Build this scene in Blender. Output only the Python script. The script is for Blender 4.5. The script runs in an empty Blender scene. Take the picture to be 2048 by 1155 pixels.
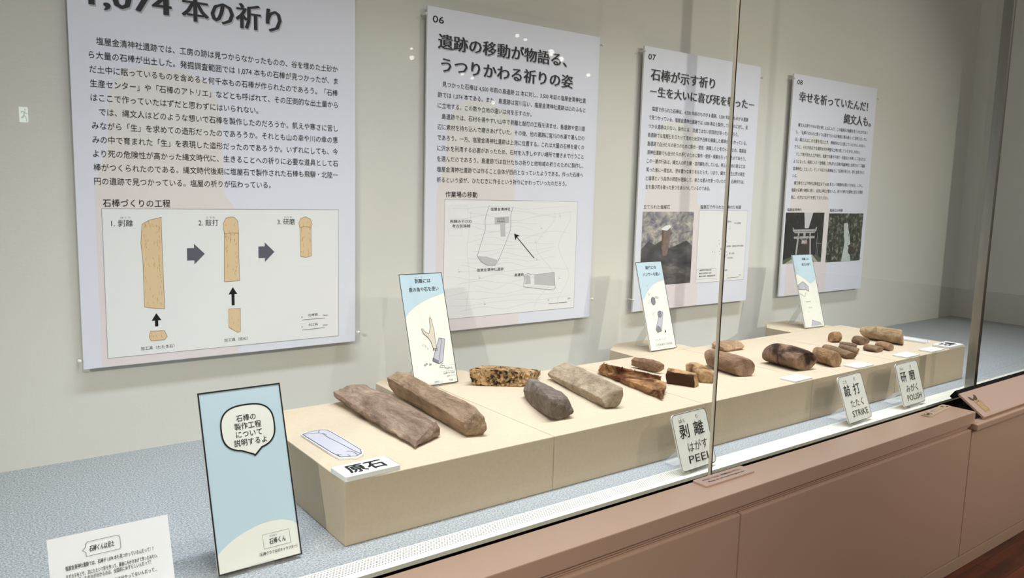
import bpy, bmesh, math, random
import numpy as np
from mathutils import Vector, Matrix, noise
R = math.radians
SC = bpy.context.scene
COL = SC.collection
random.seed(3)

# ------------------------------------------------------------------ camera, world, lights, exposure
cam_d = bpy.data.cameras.new('camera'); cam = bpy.data.objects.new('camera', cam_d); COL.objects.link(cam)
cam.location = (-0.51601, -1.01223, 0.58754)
cam.rotation_euler = (1.441357, -0.026092, -0.642104)
cam_d.sensor_fit = 'HORIZONTAL'; cam_d.sensor_width = 36.0
cam_d.lens = 1559.894 * 36.0 / 2048.0
cam_d.clip_start = 0.02; cam_d.clip_end = 60
SC.camera = cam
SC.view_settings.view_transform = 'Standard'
SC.view_settings.look = 'None'
SC.view_settings.gamma = 1.0
SC.view_settings.use_curve_mapping = False
SC.view_settings.exposure = 0.0

world = bpy.data.worlds.new('world'); SC.world = world; world.use_nodes = True
world.node_tree.nodes['Background'].inputs[0].default_value = (1.0, 0.93, 0.85, 1)
world.node_tree.nodes['Background'].inputs[1].default_value = 0.15

def area(name, loc, rot, sx, sy, power, color, spread=180, shape='RECTANGLE'):
    l = bpy.data.lights.new(name, 'AREA'); l.shape = shape
    l.size = sx; l.size_y = sy; l.energy = power; l.color = color; l.spread = R(spread)
    o = bpy.data.objects.new(name, l); COL.objects.link(o)
    o.location = loc; o.rotation_euler = rot
    return o
def aim(o, target):
    d = Vector(target) - o.location
    o.rotation_euler = d.to_track_quat('-Z', 'Y').to_euler()

# the strip lamp in the top of the display case, and the ceiling lamps of the room
area('case_strip_light', (1.05, 0.17, 1.80), (R(3), 0, 0), 3.2, 0.12, 18.6, (0.965, 1.0, 1.075), 75)
def spot(name, loc, target, power, cone, blend, color=(1.0, 0.935, 0.82), radius=.03):
    l = bpy.data.lights.new(name, 'SPOT'); l.energy = power; l.spot_size = R(cone); l.spot_blend = blend; l.color = color; l.shadow_soft_size = radius
    o = bpy.data.objects.new(name, l); COL.objects.link(o); o.location = loc; aim(o, target); return o
spot('room_spot', (-0.20, -2.15, 1.95), (0.25, .70, .22), 54, 60, .9)
spot('room_spot', (1.94, -2.08, 1.80), (1.20, .70, .22), 54, 60, .9)
spot('room_spot', (4.28, -3.90, 2.30), (2.30, .70, .32), 400, 34, .9)
spot('room_spot', (-2.60, -1.80, 1.60), (-0.15, .30, .05), 210, 30, .9)
area('room_ceiling_light', (1.0, -1.9, 2.5), (0, 0, 0), 5.5, 1.6, 17.0, (1.0, 0.91, 0.77), 180)

# ------------------------------------------------------------------ materials
MATS = {}
def mat(name, color, rough=0.6, metal=0.0, spec=0.5, bump=None, var=None, emit=None):
    """principled material; var = (scale, amount) of mottling, bump = (scale, strength)"""
    if name in MATS: return MATS[name]
    m = bpy.data.materials.new(name); m.use_nodes = True
    nt = m.node_tree; b = nt.nodes['Principled BSDF']
    b.inputs['Roughness'].default_value = rough; b.inputs['Metallic'].default_value = metal
    b.inputs['Specular IOR Level'].default_value = spec
    c = tuple(color) + (1,)
    b.inputs['Base Color'].default_value = c
    tc = nt.nodes.new('ShaderNodeTexCoord')
    if var:
        n = nt.nodes.new('ShaderNodeTexNoise'); n.inputs['Scale'].default_value = var[0]; n.inputs['Detail'].default_value = 5
        nt.links.new(tc.outputs['Object'], n.inputs['Vector'])
        r = nt.nodes.new('ShaderNodeValToRGB')
        a = var[1]
        r.color_ramp.elements[0].position = .3; r.color_ramp.elements[1].position = .7
        r.color_ramp.elements[0].color = tuple(x * (1 - a) for x in color) + (1,)
        r.color_ramp.elements[1].color = tuple(min(1, x * (1 + a)) for x in color) + (1,)
        nt.links.new(n.outputs['Fac'], r.inputs['Fac']); nt.links.new(r.outputs['Color'], b.inputs['Base Color'])
    if bump:
        n2 = nt.nodes.new('ShaderNodeTexNoise'); n2.inputs['Scale'].default_value = bump[0]; n2.inputs['Detail'].default_value = 3
        nt.links.new(tc.outputs['Object'], n2.inputs['Vector'])
        bp = nt.nodes.new('ShaderNodeBump'); bp.inputs['Strength'].default_value = bump[1]; bp.inputs['Distance'].default_value = 0.002
        nt.links.new(n2.outputs['Fac'], bp.inputs['Height']); nt.links.new(bp.outputs['Normal'], b.inputs['Normal'])
    if emit:
        b.inputs['Emission Color'].default_value = c; b.inputs['Emission Strength'].default_value = emit
    MATS[name] = m
    return m
def S(r, g, b):
    f = lambda v: (v / 255 / 12.92) if v / 255 <= 0.04045 else ((v / 255 + 0.055) / 1.055) ** 2.4
    return (f(r), f(g), f(b))

def glass_mat():
    m = bpy.data.materials.new('clear_glass'); m.use_nodes = True
    nt = m.node_tree; nt.nodes.clear()
    out = nt.nodes.new('ShaderNodeOutputMaterial'); mix = nt.nodes.new('ShaderNodeMixShader')
    tr = nt.nodes.new('ShaderNodeBsdfTransparent'); tr.inputs[0].default_value = (0.985, 0.995, 0.985, 1)
    gl = nt.nodes.new('ShaderNodeBsdfGlossy'); gl.inputs['Roughness'].default_value = 0.0
    gl.inputs['Color'].default_value = (1, 1, 1, 1)
    lw = nt.nodes.new('ShaderNodeLayerWeight'); lw.inputs['Blend'].default_value = 0.5
    p = nt.nodes.new('ShaderNodeMath'); p.operation = 'POWER'; p.inputs[1].default_value = 5
    mu = nt.nodes.new('ShaderNodeMath'); mu.operation = 'MULTIPLY_ADD'; mu.inputs[1].default_value = 0.9; mu.inputs[2].default_value = 0.035
    nt.links.new(lw.outputs['Facing'], p.inputs[0]); nt.links.new(p.outputs[0], mu.inputs[0])
    nt.links.new(mu.outputs[0], mix.inputs['Fac']); nt.links.new(tr.outputs[0], mix.inputs[1]); nt.links.new(gl.outputs[0], mix.inputs[2])
    nt.links.new(mix.outputs[0], out.inputs['Surface'])
    return m
def acrylic_mat():
    m = bpy.data.materials.new('clear_acrylic'); m.use_nodes = True
    nt = m.node_tree; nt.nodes.clear()
    out = nt.nodes.new('ShaderNodeOutputMaterial'); mix = nt.nodes.new('ShaderNodeMixShader')
    tr = nt.nodes.new('ShaderNodeBsdfTransparent'); tr.inputs[0].default_value = (0.97, 0.975, 0.97, 1)
    gl = nt.nodes.new('ShaderNodeBsdfPrincipled'); gl.inputs['Roughness'].default_value = 0.08; gl.inputs['Base Color'].default_value = (.9, .92, .92, 1)
    lw = nt.nodes.new('ShaderNodeLayerWeight'); lw.inputs['Blend'].default_value = 0.5
    p = nt.nodes.new('ShaderNodeMath'); p.operation = 'POWER'; p.inputs[1].default_value = 3
    mu = nt.nodes.new('ShaderNodeMath'); mu.operation = 'MULTIPLY_ADD'; mu.inputs[1].default_value = 0.75; mu.inputs[2].default_value = 0.05
    nt.links.new(lw.outputs['Facing'], p.inputs[0]); nt.links.new(p.outputs[0], mu.inputs[0])
    nt.links.new(mu.outputs[0], mix.inputs['Fac']); nt.links.new(tr.outputs[0], mix.inputs[1]); nt.links.new(gl.outputs[0], mix.inputs[2])
    nt.links.new(mix.outputs[0], out.inputs['Surface'])
    return m
GLASS = glass_mat(); ACRYL = acrylic_mat()
INK = mat('black_ink', S(32, 32, 36), .7, spec=.2)
INKG = mat('grey_ink', S(120, 120, 126), .7, spec=.2)
INKL = mat('pale_grey_ink', S(196, 197, 200), .7, spec=.2)
INKM = mat('title_ink', S(52, 53, 60), .6, spec=.3)
INKSH = mat('title_drop_print', S(188, 188, 197), .7, spec=.2)
PAPER = mat('poster_paper', S(227, 230, 244), .45, spec=.4)
FOAM = mat('foam_board_edge', S(232, 232, 226), .8)
PANEL = mat('white_print', S(236, 238, 240), .45, spec=.4)
SLATE = mat('arrow_grey_print', S(92, 92, 108), .6)
RODP = mat('tan_print', S(226, 200, 160), .6)
FABRIC = mat('beige_wall_cloth', S(218, 217, 211), .9, spec=.1, bump=(260, .12), var=(3, .015))
CREAM = mat('cream_cloth', S(202, 187, 164), .95, spec=.1, bump=(500, .10), var=(160, .035))
WHITE = mat('white_paint', S(238, 238, 232), .4)
CARDW = mat('white_card', S(245, 246, 250), .5)
ALU = mat('white_aluminium', S(236, 236, 226), .35, spec=.5)
BLACK = mat('black_gap', S(14, 13, 12), .8, spec=.2)
STEEL = mat('brushed_steel', S(158, 156, 150), .30, metal=1.0, bump=(300, .05))
DARKM = mat('dark_metal', S(38, 36, 34), .45, spec=.5)
PINK = mat('rose_beige_laminate', S(205, 174, 154), .30, spec=1.0, var=(2.2, .02))
PINKP = mat('rose_print', S(206, 178, 166), .4, var=(3, .02))
JOINT = mat('polished_glass_edge', S(240, 232, 214), .35, spec=.9)
LBLUE = mat('pale_blue_print', S(188, 211, 222), .5)
HILL = mat('cream_print', S(233, 233, 224), .5)
NAMEP = mat('sign_white', S(232, 234, 226), .45)
GREYST = mat('grey_stone_print', S(186, 186, 196), .5)
GREYSD = mat('dark_grey_print', S(128, 128, 136), .5)
TANP = mat('antler_print', S(216, 206, 190), .5)

def perforated():
    m = bpy.data.materials.new('perforated_white_metal'); m.use_nodes = True
    nt = m.node_tree; b = nt.nodes['Principled BSDF']; b.inputs['Roughness'].default_value = .35
    tc = nt.nodes.new('ShaderNodeTexCoord'); sp = nt.nodes.new('ShaderNodeSeparateXYZ'); nt.links.new(tc.outputs['Object'], sp.inputs[0])
    def M(op, a, bb=None):
        n = nt.nodes.new('ShaderNodeMath'); n.operation = op
        for i, v in enumerate((a, bb)):
            if v is None: continue
            if isinstance(v, (int, float)): n.inputs[i].default_value = v
            else: nt.links.new(v, n.inputs[i])
        return n.outputs[0]
    px, py = 0.0052, 0.0046
    iy = M('FLOOR', M('DIVIDE', sp.outputs['Y'], py))
    off = M('MULTIPLY', M('MODULO', M('ABSOLUTE', iy), 2), .5)
    fx = M('SUBTRACT', M('FRACT', M('ADD', M('DIVIDE', sp.outputs['X'], px), off)), .5)
    fy = M('SUBTRACT', M('FRACT', M('DIVIDE', sp.outputs['Y'], py)), .5)
    d = M('SQRT', M('ADD', M('POWER', M('MULTIPLY', fx, px), 2), M('POWER', M('MULTIPLY', fy, py), 2)))
    hole = M('LESS_THAN', d, 0.00125)
    mx = nt.nodes.new('ShaderNodeMix'); mx.data_type = 'RGBA'
    mx.inputs['A'].default_value = S(236, 236, 226) + (1,); mx.inputs['B'].default_value = S(95, 92, 84) + (1,)
    nt.links.new(hole, mx.inputs['Factor']); nt.links.new(mx.outputs['Result'], b.inputs['Base Color'])
    return m
def carpet_mat():
    m = bpy.data.materials.new('grey_loop_carpet'); m.use_nodes = True
    nt = m.node_tree; b = nt.nodes['Principled BSDF']; b.inputs['Roughness'].default_value = .95; b.inputs['Specular IOR Level'].default_value = .1
    tc = nt.nodes.new('ShaderNodeTexCoord')
    n = nt.nodes.new('ShaderNodeTexNoise'); n.inputs['Scale'].default_value = 330; n.inputs['Detail'].default_value = 4; n.inputs['Roughness'].default_value = .7
    n2 = nt.nodes.new('ShaderNodeTexNoise'); n2.inputs['Scale'].default_value = 6
    for k in (n, n2): nt.links.new(tc.outputs['Object'], k.inputs['Vector'])
    r = nt.nodes.new('ShaderNodeValToRGB')
    e = r.color_ramp.elements; e[0].position = .33; e[0].color = S(108, 114, 119) + (1,); e[1].position = .66; e[1].color = S(204, 210, 213) + (1,)
    k = r.color_ramp.elements.new(.5); k.color = S(164, 171, 175) + (1,)
    nt.links.new(n.outputs['Fac'], r.inputs['Fac']); nt.links.new(r.outputs['Color'], b.inputs['Base Color'])
    bp = nt.nodes.new('ShaderNodeBump'); bp.inputs['Strength'].default_value = .6; bp.inputs['Distance'].default_value = .003
    nt.links.new(n.outputs['Fac'], bp.inputs['Height']); nt.links.new(bp.outputs['Normal'], b.inputs['Normal'])
    return m
def wood_floor():
    m = bpy.data.materials.new('red_brown_wood'); m.use_nodes = True
    nt = m.node_tree; b = nt.nodes['Principled BSDF']; b.inputs['Roughness'].default_value = .35
    tc = nt.nodes.new('ShaderNodeTexCoord'); mp = nt.nodes.new('ShaderNodeMapping'); mp.inputs['Scale'].default_value = (3, 26, 1)
    n = nt.nodes.new('ShaderNodeTexNoise'); n.inputs['Scale'].default_value = 1.4; n.inputs['Detail'].default_value = 8; n.inputs['Distortion'].default_value = .6
    nt.links.new(tc.outputs['Object'], mp.inputs['Vector']); nt.links.new(mp.outputs['Vector'], n.inputs['Vector'])
    r = nt.nodes.new('ShaderNodeValToRGB'); e = r.color_ramp.elements
    e[0].position = .3; e[0].color = S(66, 25, 12) + (1,); e[1].position = .72; e[1].color = S(134, 62, 34) + (1,)
    nt.links.new(n.outputs['Fac'], r.inputs['Fac'])
    br = nt.nodes.new('ShaderNodeTexBrick'); br.inputs['Scale'].default_value = 1; br.inputs['Brick Width'].default_value = .9; br.inputs['Row Height'].default_value = .075
    br.inputs['Mortar Size'].default_value = .0012; br.inputs['Color1'].default_value = (1, 1, 1, 1); br.inputs['Color2'].default_value = (.72, .72, .72, 1); br.inputs['Mortar'].default_value = (.25, .22, .2, 1)
    nt.links.new(tc.outputs['Object'], br.inputs['Vector'])
    mx = nt.nodes.new('ShaderNodeMix'); mx.data_type = 'RGBA'; mx.blend_type = 'MULTIPLY'; mx.inputs['Factor'].default_value = 1
    nt.links.new(r.outputs['Color'], mx.inputs['A']); nt.links.new(br.outputs['Color'], mx.inputs['B']); nt.links.new(mx.outputs['Result'], b.inputs['Base Color'])
    return m
def fade_print(name, cols, y0, y1):
    """a printed pattern: colour bands along the board's own height"""
    m = bpy.data.materials.new(name); m.use_nodes = True
    nt = m.node_tree; b = nt.nodes['Principled BSDF']; b.inputs['Roughness'].default_value = .5
    tc = nt.nodes.new('ShaderNodeTexCoord'); sp = nt.nodes.new('ShaderNodeSeparateXYZ'); nt.links.new(tc.outputs['Object'], sp.inputs[0])
    mr = nt.nodes.new('ShaderNodeMapRange'); mr.inputs['From Min'].default_value = y0; mr.inputs['From Max'].default_value = y1
    nt.links.new(sp.outputs['Y'], mr.inputs['Value'])
    n = nt.nodes.new('ShaderNodeTexNoise'); n.inputs['Scale'].default_value = 14; n.inputs['Detail'].default_value = 6
    nt.links.new(tc.outputs['Object'], n.inputs['Vector'])
    ad = nt.nodes.new('ShaderNodeMath'); ad.operation = 'MULTIPLY_ADD'; ad.inputs[1].default_value = .12
    nt.links.new(n.outputs['Fac'], ad.inputs[0]); nt.links.new(mr.outputs[0], ad.inputs[2])
    r = nt.nodes.new('ShaderNodeValToRGB'); e = r.color_ramp.elements
    for i, (p, c) in enumerate(cols):
        k = e[i] if i < 2 else e.new(p)
        k.position = p; k.color = S(*c) + (1,)
    nt.links.new(ad.outputs[0], r.inputs['Fac']); nt.links.new(r.outputs['Color'], b.inputs['Base Color'])
    return m
def noise_print(name, cols, scale, stretch=(1, 1, 1), detail=8, dist=.5):
    m = bpy.data.materials.new(name); m.use_nodes = True
    nt = m.node_tree; b = nt.nodes['Principled BSDF']; b.inputs['Roughness'].default_value = .45
    tc = nt.nodes.new('ShaderNodeTexCoord'); mp = nt.nodes.new('ShaderNodeMapping'); mp.inputs['Scale'].default_value = stretch
    nt.links.new(tc.outputs['Object'], mp.inputs['Vector'])
    n = nt.nodes.new('ShaderNodeTexNoise'); n.inputs['Scale'].default_value = scale; n.inputs['Detail'].default_value = detail
    n.inputs['Distortion'].default_value = dist; n.inputs['Roughness'].default_value = .65
    nt.links.new(mp.outputs['Vector'], n.inputs['Vector'])
    r = nt.nodes.new('ShaderNodeValToRGB'); e = r.color_ramp.elements
    for i, (p, c) in enumerate(cols):
        k = e[i] if i < 2 else e.new(p)
        k.position = p; k.color = S(*c) + (1,)
    nt.links.new(n.outputs['Fac'], r.inputs['Fac']); nt.links.new(r.outputs['Color'], b.inputs['Base Color'])
    return m

# ------------------------------------------------------------------ building helpers
def bx(bm, x0, x1, y0, y1, z0, z1):
    r = bmesh.ops.create_cube(bm, size=1.0)
    for v in r['verts']:
        v.co = Vector((x0 + (v.co.x + .5) * (x1 - x0), y0 + (v.co.y + .5) * (y1 - y0), z0 + (v.co.z + .5) * (z1 - z0)))
    return r['verts']
def prism(bm, pts, z0, z1):
    """polygon (x, y) extruded from z0 to z1"""
    a = [bm.verts.new((p[0], p[1], z0)) for p in pts]; b = [bm.verts.new((p[0], p[1], z1)) for p in pts]
    n = len(pts); fs = [bm.faces.new(b), bm.faces.new(a[::-1])]
    for i in range(n): fs.append(bm.faces.new((a[i], a[(i + 1) % n], b[(i + 1) % n], b[i])))
    bmesh.ops.recalc_face_normals(bm, faces=fs)
def obj(name, bm, m, parent=None, loc=None, bevel=0, seg=2):
    me = bpy.data.meshes.new(name)
    if bevel: bmesh.ops.bevel(bm, geom=bm.edges[:], offset=bevel, segments=seg, affect='EDGES', profile=.6)
    bm.to_mesh(me); bm.free()
    for x in (m if isinstance(m, (list, tuple)) else [m]): me.materials.append(x)
    o = bpy.data.objects.new(name, me); COL.objects.link(o)
    if parent: o.parent = parent
    if loc: o.location = loc
    return o
def tag(o, label, cat, group=None):
    o['label'] = label; o['category'] = cat
    if group: o['group'] = group
    return o
def struct(o):
    o['kind'] = 'structure'; return o
def thing(name, label, cat, loc=(0, 0, 0), rot=(0, 0, 0), group=None):
    o = bpy.data.objects.new(name, None); COL.objects.link(o); o.empty_display_size = .03
    o.location = loc; o.rotation_euler = rot
    return tag(o, label, cat, group)
def rrect(x0, y0, x1, y1, r, n=6):
    out = []
    for cx, cy, a0 in ((x1 - r, y1 - r, 0), (x0 + r, y1 - r, 90), (x0 + r, y0 + r, 180), (x1 - r, y0 + r, 270)):
        for k in range(n + 1):
            a = R(a0 + 90 * k / n); out.append((cx + r * math.cos(a), cy + r * math.sin(a)))
    return out
def ell(cx, cy, rx, ry, n=28, a0=0, a1=360):
    m = n if a1 - a0 == 360 else n + 1
    return [(cx + rx * math.cos(R(a0 + (a1 - a0) * k / n)), cy + ry * math.sin(R(a0 + (a1 - a0) * k / n))) for k in range(m)]

# ------------------------------------------------------------------ printing: text and flat shapes on a board's own x, y plane
_TX = {}
def text_geo(s, off=0.0, res=2):
    k = (s, off, res)
    if k not in _TX:
        c = bpy.data.curves.new('t', 'FONT'); c.body = s; c.resolution_u = res; c.offset = off
        o = bpy.data.objects.new('t', c); COL.objects.link(o)
        dg = bpy.context.evaluated_depsgraph_get()
        me = bpy.data.meshes.new_from_object(o.evaluated_get(dg))
        n = len(me.vertices); v = np.zeros(n * 3); me.vertices.foreach_get('co', v); v = v.reshape(-1, 3)
        f = [tuple(p.vertices) for p in me.polygons]
        bpy.data.objects.remove(o); bpy.data.curves.remove(c); bpy.data.meshes.remove(me)
        _TX[k] = (v, f)
    return _TX[k]
_r = text_geo('国')[0]; REF_B, REF_H = _r[:, 1].min(), _r[:, 1].max() - _r[:, 1].min()
REF_ADV = text_geo('国国')[0][:, 0].max() - _r[:, 0].max(); REF_L = _r[:, 0].min()
class Print:
    def __init__(s): s.v = []; s.f = []; s.mi = []; s.m = []; s.n = 0
    def _m(s, m):
        if m not in s.m: s.m.append(m)
        return s.m.index(m)
    def add(s, v, f, m):
        i = s._m(m); s.v.append(np.asarray(v, float)); s.f += [tuple(a + s.n for a in q) for q in f]; s.mi += [i] * len(f); s.n += len(v)
    def text(s, t, x0, yb, size, m=None, x1=None, pitch=None, off=0.0, z=0.0006, skew=0.0, rot=0.0, mince=False):
        """characters `size` tall standing on yb, from x0 to x1 (or spaced by pitch)"""
        if off >= .006 and not mince:           # heavier letters: the glyph printed again, shifted in both directions
            d = off * size * .9
            for k, (dx, dy) in enumerate(((-d, 0), (d, 0), (0, d), (0, -d))):
                s.text(t, x0 + dx, yb + dy, size, m, None if x1 is None else x1 + dx, pitch, 0.0, z - .00002 * (k + 1), skew, rot)
        if mince:                               # brush-serif look: upright strokes thick, level strokes thin
            d = off * size
            for k in range(1, 4):
                for sg in (-1, 1): s.text(t, x0 + sg * d * k / 3, yb, size, m, None if x1 is None else x1 + sg * d * k / 3, pitch, 0.0, z - .00002 * (2 * k + (sg > 0)), skew, rot)
        v, f = text_geo(t)
        if len(v) == 0: return
        v = v.copy(); sy = size / REF_H
        if x1 is not None: sx = (x1 - x0) / (v[:, 0].max() - v[:, 0].min())
        else: sx = (pitch / REF_ADV) if pitch else sy
        v[:, 0] = (v[:, 0] - v[:, 0].min()) * sx; v[:, 1] = (v[:, 1] - REF_B) * sy
        v[:, 0] += skew * v[:, 1]
        if rot:
            c, sn = math.cos(R(rot)), math.sin(R(rot)); v[:, :2] = v[:, :2] @ np.array([[c, sn], [-sn, c]])
        v[:, 0] += x0; v[:, 1] += yb; v[:, 2] = z
        s.add(v, f, m or INK)
    def poly(s, pts, m, z=0.0003):
        s.add([(p[0], p[1], z) for p in pts], [tuple(range(len(pts)))], m)
    def rect(s, x0, y0, x1, y1, m, z=0.0003): s.poly([(x0, y0), (x1, y0), (x1, y1), (x0, y1)], m, z)
    def line(s, pts, w, m=None, z=0.0006, closed=False):
        P = [Vector((p[0], p[1])) for p in pts]
        if closed: P = P + [P[0]]
        n = len(P); L = []; Rr = []
        for i, p in enumerate(P):
            if closed and i in (0, n - 1): d1 = (P[1] - P[0]).normalized(); d0 = (P[0] - P[-2]).normalized()
            else:
                d1 = (P[min(i + 1, n - 1)] - P[min(i, n - 2)]).normalized(); d0 = (P[max(i, 1)] - P[max(i, 1) - 1]).normalized()
            t = (d0 + d1)
            t = t.normalized() if t.length > 1e-6 else d1
            nn = Vector((-t.y, t.x)); k = w / 2 / max(.4, abs(nn.dot(Vector((-d1.y, d1.x)))))
            L.append(p + nn * k); Rr.append(p - nn * k)
        v = [(p.x, p.y, z) for p in L] + [(p.x, p.y, z) for p in Rr]
        s.add(v, [(i + n, i + 1 + n, i + 1, i) for i in range(n - 1)], m or INK)
    def frame(s, x0, y0, x1, y1, w, m=None, z=0.0006): s.line([(x0, y0), (x1, y0), (x1, y1), (x0, y1)], w, m, z, True)
    def build(s, name, parent, origin=(0, 0), lift=0.0):
        v = np.concatenate(s.v); v[:, 0] -= origin[0]; v[:, 1] -= origin[1]; v[:, 2] += lift
        me = bpy.data.meshes.new(name); me.from_pydata(v.tolist(), [], s.f)
        for m in s.m: me.materials.append(m)
        me.polygons.foreach_set('material_index', s.mi)
        # every face looks outwards (+z)
        bm = bmesh.new(); bm.from_mesh(me)
        for f in bm.faces:
            f.normal_update()
            if f.normal.z < 0: f.normal_flip()
        bmesh.ops.triangulate(bm, faces=[f for f in bm.faces if len(f.verts) > 4])
        bm.to_mesh(me); bm.free()
        o = bpy.data.objects.new(name, me); COL.objects.link(o); o.parent = parent
        return o
def para(P, lines, xl, xr, y0, y1, size, pitch, x_first=None, ends=None):
    n = len(lines); ends = ends or {}
    for i, t in enumerate(lines):
        ind = t.startswith('　'); t = t.lstrip('　')
        x = xl + (pitch * .95 if ind else 0)
        y = y0 + (y1 - y0) * i / (n - 1)
        if i in ends: P.text(t, x, y, size, x1=ends[i], off=.004)
        elif i + 1 == n or lines[i + 1].startswith('　'): P.text(t, x, y, size, pitch=pitch, off=.004)
        else: P.text(t, x, y, size, x1=xr, off=.004)

# ------------------------------------------------------------------ the setting
WY = 0.7787; XE = 3.628; FZ = -0.431; H = 0.1093
def plain_box(name, x0, x1, y0, y1, z0, z1, m, bevel=0):
    bm = bmesh.new(); bx(bm, x0, x1, y0, y1, z0, z1); return obj(name, bm, m, bevel=bevel)
struct(plain_box('wall_back', -3.0, XE + .06, WY, WY + .06, -.05, 2.1, FABRIC))
struct(plain_box('wall_right', XE, XE + .06, -.02, WY, -.05, 2.1, FABRIC))
struct(plain_box('floor', -4, 9, -8.2, 1.0, FZ - .05, FZ, wood_floor()))
struct(plain_box('wall_front', -4, 9, -8.26, -8.2, FZ, 3.3, mat('room_wall', S(150, 140, 128), .9)))
cp = plain_box('carpet', -3.0, XE, .0525, WY, -.03, 0.0, carpet_mat())
tag(cp, 'grey loop pile carpet covering the floor of the glass display case', 'carpet')
# aluminium sill with the perforated air strip
bm = bmesh.new(); bx(bm, -3.0, XE, .0035, .0165, -.0065, .0008); bx(bm, -3.0, XE, .0485, .0522, -.0065, .0008)
sill = struct(obj('trim_1', bm, ALU))
struct(plain_box('trim_2', -3.0, .72, .0165, .0485, -.0065, .0004, perforated()))
struct(plain_box('trim_9', .7205, XE, .0165, .0485, -.0065, .0003, ALU))
# glass
bm = bmesh.new(); bx(bm, -3.0, .7715, -.0085, -.0005, -.03, 2.0); struct(obj('window_1', bm, GLASS))
bm = bmesh.new(); bx(bm, .777, 1.972, -.0085, -.0005, -.03, 2.0); struct(obj('window_2', bm, GLASS))
bm = bmesh.new(); bx(bm, 2.001, XE, -.0085, -.0005, -.03, 2.0); struct(obj('window_3', bm, GLASS))
bm = bmesh.new(); bx(bm, .7717, .7768, -.0090, -.0040, -.03, 2.0); struct(obj('trim_3', bm, JOINT))
bm = bmesh.new(); bx(bm, .7757, .7774, -.0102, -.0091, -.03, 2.0); struct(obj('trim_4', bm, DARKM))
# steel post between the two cases
bm = bmesh.new(); bx(bm, 1.974, 1.9865, -.022, .004, -.03, 2.0); struct(obj('trim_5', bm, STEEL))
bm = bmesh.new(); bx(bm, 1.9868, 2.0005, -.018, .004, -.03, 2.0); struct(obj('trim_6', bm, DARKM))
bm = bmesh.new(); bx(bm, 1.9862, 1.9885, -.0235, -.0185, -.03, 2.0); struct(obj('trim_7', bm, mat('polished_edge', S(225, 220, 212), .15, metal=1.0)))
# black strip in the gap between sill and ledge, standing in for its shade
struct(plain_box('trim_8', -3.0, XE, -.055, .003, -.06, -.034, BLACK))

# ------------------------------------------------------------------ base cabinets and ledges
XC = [-1.28, -.28, .7205, 1.7217, 2.7225, 3.7]
CL = ['far left rose-beige base cabinet under the big character sign', 'rose-beige base cabinet under the raw stone end of the ledge',
      'rose-beige base cabinet left of the dark gap in the ledge', 'rose-beige base cabinet under the sloping picture rail', 'rose-beige base cabinet at the far right end']
for i in range(5):
    if i == 0: continue
    a, b = XC[i], XC[i + 1]
    t = thing('base_cabinet', CL[i], 'cabinet', ((a + b) / 2, -.06, FZ), (0, 0, 0), 'base cabinets under the display case')
    w = (b - a) / 2
    bm = bmesh.new(); bx(bm, -w, w, -.045, .8, .036, .396); obj('carcass', bm, mat('cabinet_dark', S(70, 48, 40), .7), t)
    bm = bmesh.new(); bx(bm, -w + .0016, w - .0016, -.070, -.046, .037, .4015 if i < 3 else .3985)
    obj('door_panel', bm, PINK, t, bevel=.003)
    if i < 3:
      bm = bmesh.new(); bx(bm, -w + .0005, w - .0005, -.062, -.047, .403, .4095); bx(bm, -w + .0005, w - .0005, -.066, -.047, .4095, .4165)
      obj('finger_groove_rail', bm, PINK, t, bevel=.0012)
    bm = bmesh.new(); bx(bm, -w, w, -.070, -.040, 0, .0345); obj('kick_board', bm, PINK, t, bevel=.001)
bm = bmesh.new(); bx(bm, -3.0, 1.7335, -.1301, -.047, -.0145, .0183)
tag(obj('ledge', bm, PINK, bevel=.0018), 'long rose-beige ledge in front of the glass', 'ledge')
bm = bmesh.new(); bx(bm, 1.7217, XE, -.143, -.112, -.031, -.0135)
tag(obj('ledge', bm, PINK, bevel=.003), 'low rose-beige ledge strip below the sloping picture rail', 'ledge')

# ------------------------------------------------------------------ pedestals
XP = [0.0, .4403, .8846, 1.3226, 1.7583, 2.2047]
YP0, YP1 = .1073, .5497
PL = ['cream cloth pedestal at the left end holding two long raw stones', 'cream cloth pedestal holding the dark grey stone and the pitted yellow stone',
      'cream cloth pedestal holding the small brown stones behind the glass joint', 'cream cloth pedestal holding the dark blotched round stone',
      'cream cloth pedestal at the right end holding the largest round rod']
for i in range(5):
    bm = bmesh.new(); bx(bm, XP[i] + .0006, XP[i + 1] - .0006, YP0, YP1, 0.0005, H)
    tag(obj('pedestal', bm, CREAM, bevel=.0016), PL[i], 'pedestal', 'cream pedestals in a row')
BL = ['cream block behind the pedestals under the antler picture panel', 'cream block behind the pedestals under the hammer picture panel', 'cream block behind the pedestals under the whetstone picture panel']
for i, x in enumerate((.330, 1.112, 1.893)):
    bm = bmesh.new()
    prism(bm, [(x, YP1 + .001), (x + .004, .655), (x + .085, .715), (x + .215, .715), (x + .262, .655), (x + .262, YP1 + .001)], .0005, H)
    tag(obj('block', bm, CREAM, bevel=.0015), BL[i], 'block', 'cream blocks behind the pedestals')

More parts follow.
